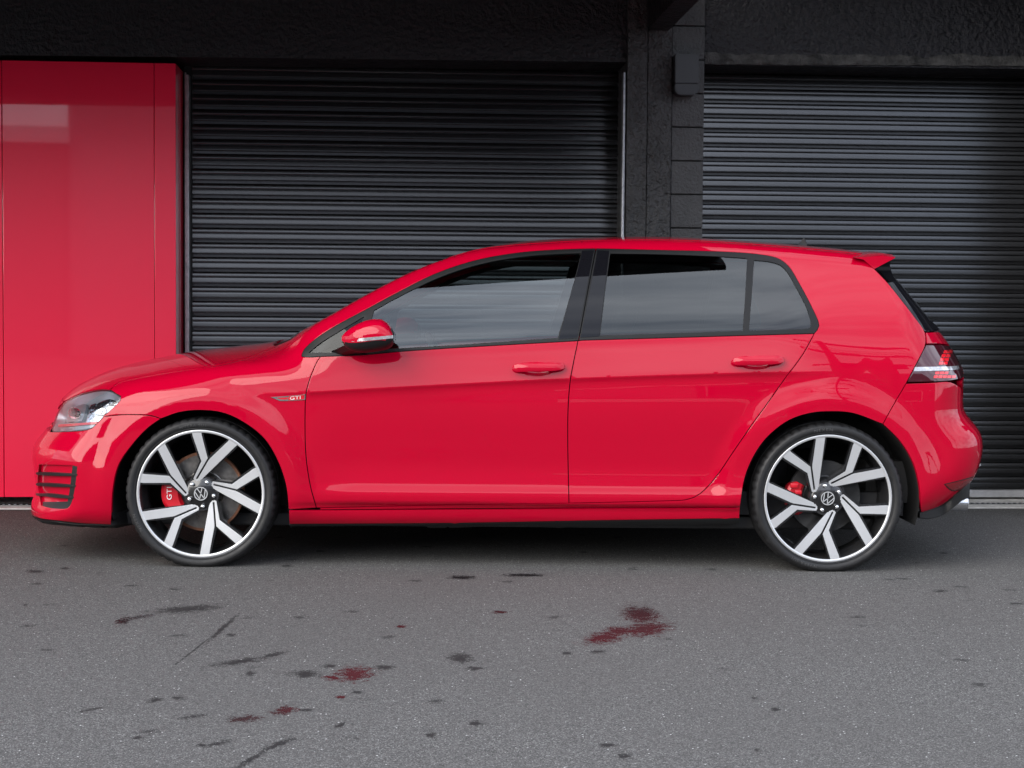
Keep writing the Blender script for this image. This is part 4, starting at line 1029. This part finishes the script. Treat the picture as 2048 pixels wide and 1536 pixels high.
# ---- mirrors
def mirror():
    # cap: rings along x, each a rounded section in y-z
    st = [(684, 677, 5, .012), (690, 672, 14, .032), (702, 665.5, 24, .056), (718, 662, 34, .078), (738, 662, 45, .094), (758, 663.5, 51, .100), (774, 667, 48, .098), (784, 671, 42, .092), (789, 674, 34, .082)]
    st = [(u, (v + 8), h, d) for u, v, h, d in st]
    Yc = -.985; rings = []; n = 28
    def ring(u, v, hp, dy, y=Yc):
        c = at(u, v, y); hz = hp / 2 / 478 * 1.0 * (y - CC[1]) / 7.0; R_ = []
        for k in range(n):
            a = 2 * math.pi * k / n; ca, sa = math.cos(a), math.sin(a)
            R_.append((c[0], y + dy * np.sign(ca) * abs(ca)**.75, c[2] + hz * np.sign(sa) * abs(sa)**.8))
        return R_
    tops = [(684, 672), (692, 664), (704, 655.5), (718, 647.5), (733, 641), (748, 637.8), (763, 638.6), (774, 645.5), (782, 656), (787.5, 666)]
    bots = [(684, 683), (690, 694), (700, 701), (714, 704.5), (730, 705.6), (748, 704), (764, 701.5), (776, 699), (784, 694.5), (788, 686)]
    deps = [.012, .034, .054, .070, .082, .090, .094, .095, .092, .084]
    for (u, t), (ub, b), d in zip(tops, bots, deps): rings.append(ring((u + ub) / 2, (t + b) / 2, b - t, d))
    V = [p for r in rings for p in r]; F = []; FM = []
    q = len(rings)
    for i in range(q - 1):
        for k in range(n): F.append((i * n + k, i * n + (k + 1) % n, (i + 1) * n + (k + 1) % n, (i + 1) * n + k))
    # red above the lamp strip, black below
    pv = proj(np.array(V))
    def split(f): 
        c = pv[list(f)].mean(0)
        if c[0] > 783.5: return 1
        return c[1] - (683.5 - (c[0] - 690) * .092)
    top = [f for f in F if split(f) < 0]; bot = [f for f in F if split(f) >= 0]
    m = MB(); m.add(V, bot); m.add(V, [tuple(range(n - 1, -1, -1))])
    m.add(V, [tuple((q - 1) * n + k for k in range(n))])
    base = m.build('door_mirror', 'black_plastic', car, ang=50)
    foot = MB()
    f0 = [at(u, v, -.80) for u, v in ((650, 708), (668, 716), (700, 712), (730, 706), (712, 692), (690, 694))]
    f1 = [at(u, v, -.93) for u, v in ((690, 690), (698, 700), (716, 703), (734, 703), (724, 690), (704, 686))]
    foot.add([tuple(p) for p in f0 + f1], [(0, 1, 2, 3, 4, 5), (11, 10, 9, 8, 7, 6)] + [(i, i + 6, (i + 1) % 6 + 6, (i + 1) % 6) for i in range(6)])
    foot.build('mirror_foot', 'black_plastic', base)
    m = MB(); m.add(V, top); m.build('mirror_cap', RED, base, ang=60)
    # repeater strip
    sv = []
    N_ = 14
    for i in range(N_ + 1):
        t = i / N_; u = 690 + 96 * t; v = 682.5 - 9 * t
        for dv in (-3.2, 3.2):
            d = ray([(u, v + dv * (.4 + .6 * min(1, t * 3))) ])[0]
            dd = float(np.interp(u, [(p[0] + q_[0]) / 2 for p, q_ in zip(tops, bots)], deps)) + .0025
            sv.append(tuple(CC + d * ((Yc - dd - CC[1]) / d[1])))
    mesh_obj('indicator_strip', sv, [(2 * i, 2 * i + 1, 2 * i + 3, 2 * i + 2) for i in range(N_)], 'lamp_white', base)
    gl = ring(789.2, 675, 16, .066); m = MB(); m.add(gl, [tuple(range(n))]); m.build('mirror_glass', 'mirror_glass', base)
    return base
both(mirror())
# ---- aerial, exhausts, tow ball
m = MB(); A = at(1592, 489, -.02); B = at(1611.5, 475.5, -.02); w_ = .014
m.add([(A[0], -w_, A[2] - .012), (A[0], w_, A[2] - .012), (B[0] + .012, w_, A[2] - .014), (B[0] + .012, -w_, A[2] - .014), (A[0] + (B[0] - A[0]) * .55, 0.004, A[2] + .014), (A[0] + (B[0] - A[0]) * .55, -.004, A[2] + .014), (B[0] - .008, -.003, B[2]), (B[0], .003, B[2])],
      [(0, 1, 2, 3), (0, 5, 4, 1), (5, 6, 7, 4), (0, 3, 6, 5), (1, 4, 7, 2), (3, 2, 7, 6)])
m.build('roof_aerial', 'black_plastic', car)
for y in (-.52, .52):
    P = at(1933, 1006, -.52); m = MB(); r = .034
    m.lathe([(r - .004, 0), (r, 0), (r + .001, -.004), (r, -.10), (r - .002, -.16)], 32, 'X', c=(P[0], y, P[2])); m.lathe([(0, -.05), (r - .006, -.05), (r - .004, 0)], 32, 'X', c=(P[0], y, P[2])); m.build('exhaust_tip', 'satin_chrome', car, fix=False, ang=40)
m = MB(); P = at(1962, 933, -.1); m.tube([(P[0] - .09, 0, P[2] - .005), (P[0] - .01, 0, P[2] - .005)], .012, 10); m.lathe([(0, -.012), (.012, -.012), (.022, -.004), (.022, .006), (.012, .014), (0, .015)], 20, 'Z', c=(P[0] + .006, 0, P[2])); m.build('tow_ball', 'satin_chrome', car, ang=50)
# ---- underside, arch liners, inner shell
m = MB(); m.box((-1.95, -.70, .155), (1.60, .70, .21), bev=.01); m.box((1.55, -.66, .27), (1.93, .66, .45)); m.build('underbody', 'interior_black', car)
for xa in (XF, XR):
    for sg in (-1, 1):
        m = MB(); m.lathe([(.392, sg * .850), (.385, sg * .60), (.385, sg * .52), (.0, sg * .52)], 40, 'Y', c=(xa, 0, RW), a0=R(-17), a1=R(197)); m.build('arch_liner', 'dark_void', car, fix=False)
INN = px([[(590, 1012), (700, 1012), (1470, 1004)], [(1470, 1004), (1400, 970), (1480, 880), (1560, 800), (1640, 700), (1600, 690)], [(1600, 690), (1150, 700), (690, 730)], [(690, 730), (560, 720), (430, 760), (420, 800)], [(420, 800), (500, 835), (560, 890), (582, 960), (590, 1012)]], n=3)
both(panel('inner_shell', INN, SIDE, 'dark_void', car, h=.05, gap=0, off=-.030, skirt=0, ring=0))
# ---- wheels
RIM = .2735
def wheel(front, ang0):
    root = MB()
    # barrel and back of the wheel
    root.lathe([(RIM - .004, .014), (RIM - .012, .022), (RIM - .018, .05), (RIM - .030, .09), (RIM - .034, .17), (RIM - .012, .205)], 72, 'Y')
    root.lathe([(RIM * .988, .0165), (RIM * .990, .0135), (RIM * 1.0, .0130), (RIM * 1.004, .0180)], 72, 'Y')
    root.lathe([(.0, .060), (.070, .060), (.078, .050), (.074, .034), (.0, .034)], 40, 'Y')
    w = root.build('wheel', 'rim_barrel', car, fix=False, ang=40)
    # tyre
    prof = [(.258, .034), (.270, .0185), (.2752, .0110), (.2772, .0062), (.2790, .0068), (.2835, .0030), (.293, 0), (.2995, .0012), (.3005, .0030), (.3035, .0038), (.3105, .010), (.3165, .020), (.3195, .034), (.3205, .060), (.3205, .083), (.314, .085), (.314, .092), (.3208, .094), (.321, .117), (.3208, .140), (.314, .142), (.314, .149), (.3205, .151), (.3205, .175), (.3195, .200), (.3105, .225), (.293, .235), (.27, .228), (.254, .205)]
    n = 216; V = []; F = []; q = len(prof)
    for i in range(n):
        a = 2 * math.pi * i / n
        for k, (r, y) in enumerate(prof):
            rr = r
            if i % 4 == 0 and k in (10, 11, 12, 13): rr = r - (.0026, .005, .006, .006)[k - 10]
            x, z = rr * math.cos(a), rr * math.sin(a); zz = max(z, -RW + .0015)
            V.append((x, y - (max(0, -RW + .0015 - z) * .5 if y < .117 else 0), zz))
    for i in range(n):
        for k in range(q - 1):
            j = (i + 1) % n; F.append((i * q + k, i * q + k + 1, j * q + k + 1, j * q + k))
    m = MB(); m.add(V, F); ty = m.build('tyre', 'tyre_rubber', w, ang=40, fix=True)
    def arc_text(s, r, a_mid, hgt, mat, y=.0005):
        def f(V):
            a = a_mid - (V[:, 0] - V[:, 0].max() / 2) * hgt * 1.15 / r; rr = r + V[:, 1] * hgt
            return np.stack([rr * np.cos(a), np.full(len(V), 0.) + y + np.interp(rr, [.27, .28, .293, .3035], [.0075, .003, 0, .0035]) - .0020, rr * np.sin(a)], 1)
        letters('sidewall_letters', s, f, mat, w, space=1.25)
    if front: arc_text("N'FERA SU1", .2855, R(96), .0115, 'tyre_letter'); arc_text("NEXEN", .2855, R(205), .0125, 'tyre_letter')
    else: arc_text("NEXEN", .2855, R(95), .0125, 'tyre_letter'); arc_text("N'FERA SU1", .2855, R(250), .0115, 'tyre_letter')
    # machined face
    def dep(r): return .012 + .024 * np.clip(1 - r / RIM, 0, 1)**1.15
    def fl(extra):
        def f(qq):
            r = np.hypot(qq[:, 0], qq[:, 1]); e = .002
            g = (dep(r + e) - dep(np.maximum(r - e, 0))) / (2 * e); rr = np.maximum(r, 1e-6)
            N = np.stack([g * qq[:, 0] / rr, -np.ones(len(qq)), g * qq[:, 1] / rr], 1); N /= np.linalg.norm(N, axis=1, keepdims=True)
            return np.stack([qq[:, 0], dep(r) + extra, qq[:, 1]], 1), N
        return Flat(f)
    def arc(a0, a1, r, k=10): return [(r * math.cos(a), r * math.sin(a)) for a in np.linspace(R(a0), R(a1), k)]
    ringm = MB(); ringm.lathe([(RIM * .944, .0185), (RIM * .946, .0135), (RIM * .950, .0122), (RIM * .978, .0112), (RIM * .986, .0122), (RIM * .988, .0160)], 96, 'Y'); ringm.build('rim_lip', 'machined_alloy', w, fix=True, ang=45)
    J1, J2 = (.108, .548), (.126, .535)
    P = [(-.064, .144), (.546, .729)] 
    a_r = math.degrees(math.atan2(.729, .546)); a_r2 = math.degrees(math.atan2(.83, .427)); a_k1 = math.degrees(math.atan2(.93, .015)); a_k2 = math.degrees(math.atan2(.915, -.128))
    poly = [(-.064, .144), (.555, .748)] + arc(a_r, a_r2, .948, 5) + [(.427, .822), J2, (-.060, .222), (-.072, .219), (-.080, .232), J1, (.018, .92)] + arc(a_k1, a_k2, .948, 5) + [(-.128, .905), (.004, .500), (-.124, .229), (-.112, .212)]
    poly = np.array(poly)
    for k in range(5):
        a = R(ang0 - 113 + 72 * k); M = np.array([[math.cos(a), -math.sin(a)], [math.sin(a), math.cos(a)]])
        pp = (poly * RIM) @ M.T
        panel('spoke', pp, fl(-.0005), 'machined_alloy', w, h=.012, gap=.0008, skirt=.005, roll=.0012, ring=.0022, mats=['machined_alloy', 'rim_black'], skirt_mat=1)
        # black body of the spoke, a little wider and deep
        back = np.array([(-.085, .13), (.565, .72)] + arc(a_r - 1, a_r2 + 1.5, .955, 5) + [(.405, .83), (.120, .575), (.036, .93)] + arc(a_k1 - 1.2, a_k2 + 2, .955, 5) + [(-.155, .90), (-.028, .500), (-.150, .225), (-.13, .19)])
        panel('spoke_back', (back * RIM) @ M.T, fl(.0042), 'rim_black', w, h=.02, gap=0, skirt=.040, roll=.001, ring=.002)
        b = a + R(113 + 21 + 36 - 36); rb = .198 * RIM
        bolt = MB(); c = (rb * math.cos(b), .024, rb * math.sin(b))
        bolt.lathe([(0, -.010), (.0045, -.0092), (.0078, -.006), (.0092, -.001), (.0092, .02)], 16, 'Y', c=c); bolt.build('wheel_bolt', 'chrome', w, fix=True, ang=60)
    hub = MB(); hub.lathe([(0, .030), (.060, .030), (.066, .034), (.070, .05)], 48, 'Y'); hub.build('hub_face', 'rim_black', w, ang=40)
    cap = MB(); cap.lathe([(0, .0180), (.026, .0185), (.0288, .0175), (.0305, .0175), (.0318, .020), (.032, .034)], 48, 'Y')
    cp = cap.build('centre_cap', 'rim_black', w, ang=40)
    lg = MB(); yv = .0172
    lg.lathe([(.0250, yv + .002), (.0254, yv - .0002), (.0288, yv - .0002), (.0292, yv + .002)], 48, 'Y')
    la = R({True: 12, False: -28}[front])
    def stroke(p, q, w_=.0036):
        p = np.array(p); q = np.array(q); d = (q - p) / np.linalg.norm(q - p); nn = np.array([-d[1], d[0]]) * w_ / 2
        M = np.array([[math.cos(la), -math.sin(la)], [math.sin(la), math.cos(la)]])
        c4 = [M @ (p + nn), M @ (q + nn), M @ (q - nn), M @ (p - nn)]
        lg.add([(a_, yv, b_) for a_, b_ in c4] + [(a_, yv + .003, b_) for a_, b_ in c4], [(0, 1, 2, 3), (0, 4, 5, 1), (1, 5, 6, 2), (2, 6, 7, 3), (3, 7, 4, 0)])
    k = .0258
    for p, q in (((-.40, .90), (-.02, .08)), ((.40, .90), (.02, .08)), ((-.86, .50), (-.38, -.84)), ((.86, .50), (.38, -.84)), ((-.38, -.84), (0, -.02)), ((.38, -.84), (0, -.02))):
        stroke((p[0] * k, p[1] * k), (q[0] * k, q[1] * k))
    lg.build('emblem', 'machined_alloy', cp, fix=True)
    v_ = MB(); av = R(60); v_.tube([(.225 * math.cos(av), .03, .225 * math.sin(av)), (.232 * math.cos(av), .055, .232 * math.sin(av))], .004, 8); v_.build('valve', 'satin_chrome', w)
    # brake
    rd = .170 if front else .155
    dm = MB(); dm.lathe([(.075, .070), (.085, .098), (.090, .100), (rd - .012, .100)], 64, 'Y', 0); dm.lathe([(rd - .012, .100), (rd - .012, .0995), (rd - .002, .0995), (rd, .102), (rd, .122), (rd - .004, .124)], 64, 'Y', 1); dm.lathe([(.0, .070), (.075, .070)], 40, 'Y', 1)
    dm.build('brake_disc', None, w, mats=['brake_steel', 'brake_rust'] if front else ['brake_dark', 'brake_dark'], fix=False)
    cm = MB(); c0, c1 = (R(150), R(212)) if front else (R(152), R(214))
    ri, ro = (.095, .178) if front else (.100, .168)
    N_ = 14; V = []; F = []
    for i in range(N_ + 1):
        a = c0 + (c1 - c0) * i / N_; e = 1 - abs(2 * i / N_ - 1)**4 * .18
        for r, y in ((ri, .098), (ri, .078), (ri + .012, .066), (ro * e - .014, .062), (ro * e, .072), (ro * e, .13)): V.append((r * math.cos(a), y, r * math.sin(a)))
    for i in range(N_):
        for k in range(5): F.append((i * 6 + k, i * 6 + k + 1, (i + 1) * 6 + k + 1, (i + 1) * 6 + k))
    F += [tuple(range(6)), tuple(N_ * 6 + k for k in range(5, -1, -1))]
    cm.add(V, F)
    if not front:
        for rr, aa, s_ in ((.145, 160, .016), (.120, 170, .014), (.150, 186, .013), (.118, 200, .015)):
            cm.box((rr * math.cos(R(aa)) - s_, .050, rr * math.sin(R(aa)) - s_ * .6), (rr * math.cos(R(aa)) + s_, .068, rr * math.sin(R(aa)) + s_ * .6), bev=.003)
    if front:
        TV, TF = text_tris('GTI', space=1.05); hgt = .021
        # reads upward along the caliper
        cx, cz = -.142, -.032
        cm.add([(cx - (y - .5) * hgt, .0605, cz + x * hgt * 1.2) for x, y in TV], TF, 1)
    cm.build('brake_caliper', None, w, mats=['caliper_red', 'white_print'], ang=30)
    return w
for front, xa, a in ((True, XF, 113), (False, XR, 81)):
    w = wheel(front, a); w.location = (xa, -.888, RW)
    both(w)
# ---- cabin
cab = MB(); cab.box((-.95, -.72, .22), (1.7, .72, .32)); cab = cab.build('cabin_floor', 'interior_black', car)
def blob(name, secs, mat, parent, n=20):
    """stack of rounded sections (x, y, z, half x, half y), tilted seats and the like"""
    V = []; F = []
    for x, y, z, a, b in secs:
        for k in range(n):
            t = 2 * math.pi * k / n; c, s_ = math.cos(t), math.sin(t); V.append((x + a * np.sign(c) * abs(c)**.6, y + b * np.sign(s_) * abs(s_)**.6, z))
    for i in range(len(secs) - 1):
        for k in range(n): F.append((i * n + k, i * n + (k + 1) % n, (i + 1) * n + (k + 1) % n, (i + 1) * n + k))
    F += [tuple(range(n - 1, -1, -1)), tuple((len(secs) - 1) * n + k for k in range(n))]
    m = MB(); m.add(V, F); return m.build(name, mat, parent, ang=50)
for y in (-.37, .37):
    st_ = blob('seat', [(.12, y, .34, .24, .24), (.12, y, .46, .26, .25), (.12, y, .52, .25, .24)], 'interior_black', cab)
    blob('seat_back', [(.36, y, .48, .10, .24), (.42, y, .70, .09, .25), (.47, y, .90, .07, .22), (.49, y, .96, .05, .16)], 'interior_black', cab)
    blob('headrest', [(.50, y, 1.0, .045, .10), (.51, y, 1.05, .055, .13), (.52, y, 1.12, .05, .13), (.53, y, 1.15, .03, .09)], 'interior_black', cab)
blob('rear_bench', [(1.05, 0, .34, .22, .62), (1.05, 0, .50, .24, .64), (1.05, 0, .54, .22, .62)], 'interior_black', cab)
blob('rear_backrest', [(1.28, 0, .5, .09, .62), (1.36, 0, .75, .08, .62), (1.42, 0, .92, .06, .58)], 'interior_black', cab)
blob('dashboard', [(-.72, 0, .50, .22, .70), (-.70, 0, .78, .24, .71), (-.72, 0, .87, .20, .69), (-.74, 0, .90, .12, .60)], 'interior_black', cab)
m = MB(); Vt = []; c = Vector((-.33, .37, .80)); ax = Matrix.Rotation(R(-24), 3, 'Y')
ring_ = [c + ax @ Vector((0, .185 * math.cos(t), .185 * math.sin(t))) for t in np.linspace(0, 2 * math.pi, 40)]
m.tube(ring_, .016, 8, cap=False); m.tube([c + ax @ Vector((0, -.17, 0)), c + ax @ Vector((0, .17, 0))], .018, 8); m.tube([c, c + ax @ Vector((-.25, 0, -.04))], .035, 8); m.build('steering_wheel', 'interior_black', cab, ang=60)
m = MB(); m.box((.30, -.46, 1.340), (1.40, .46, 1.346)); m.box((-.10, -.46, 1.310), (.30, .46, 1.316)); m.build('headliner', 'interior_grey', cab)
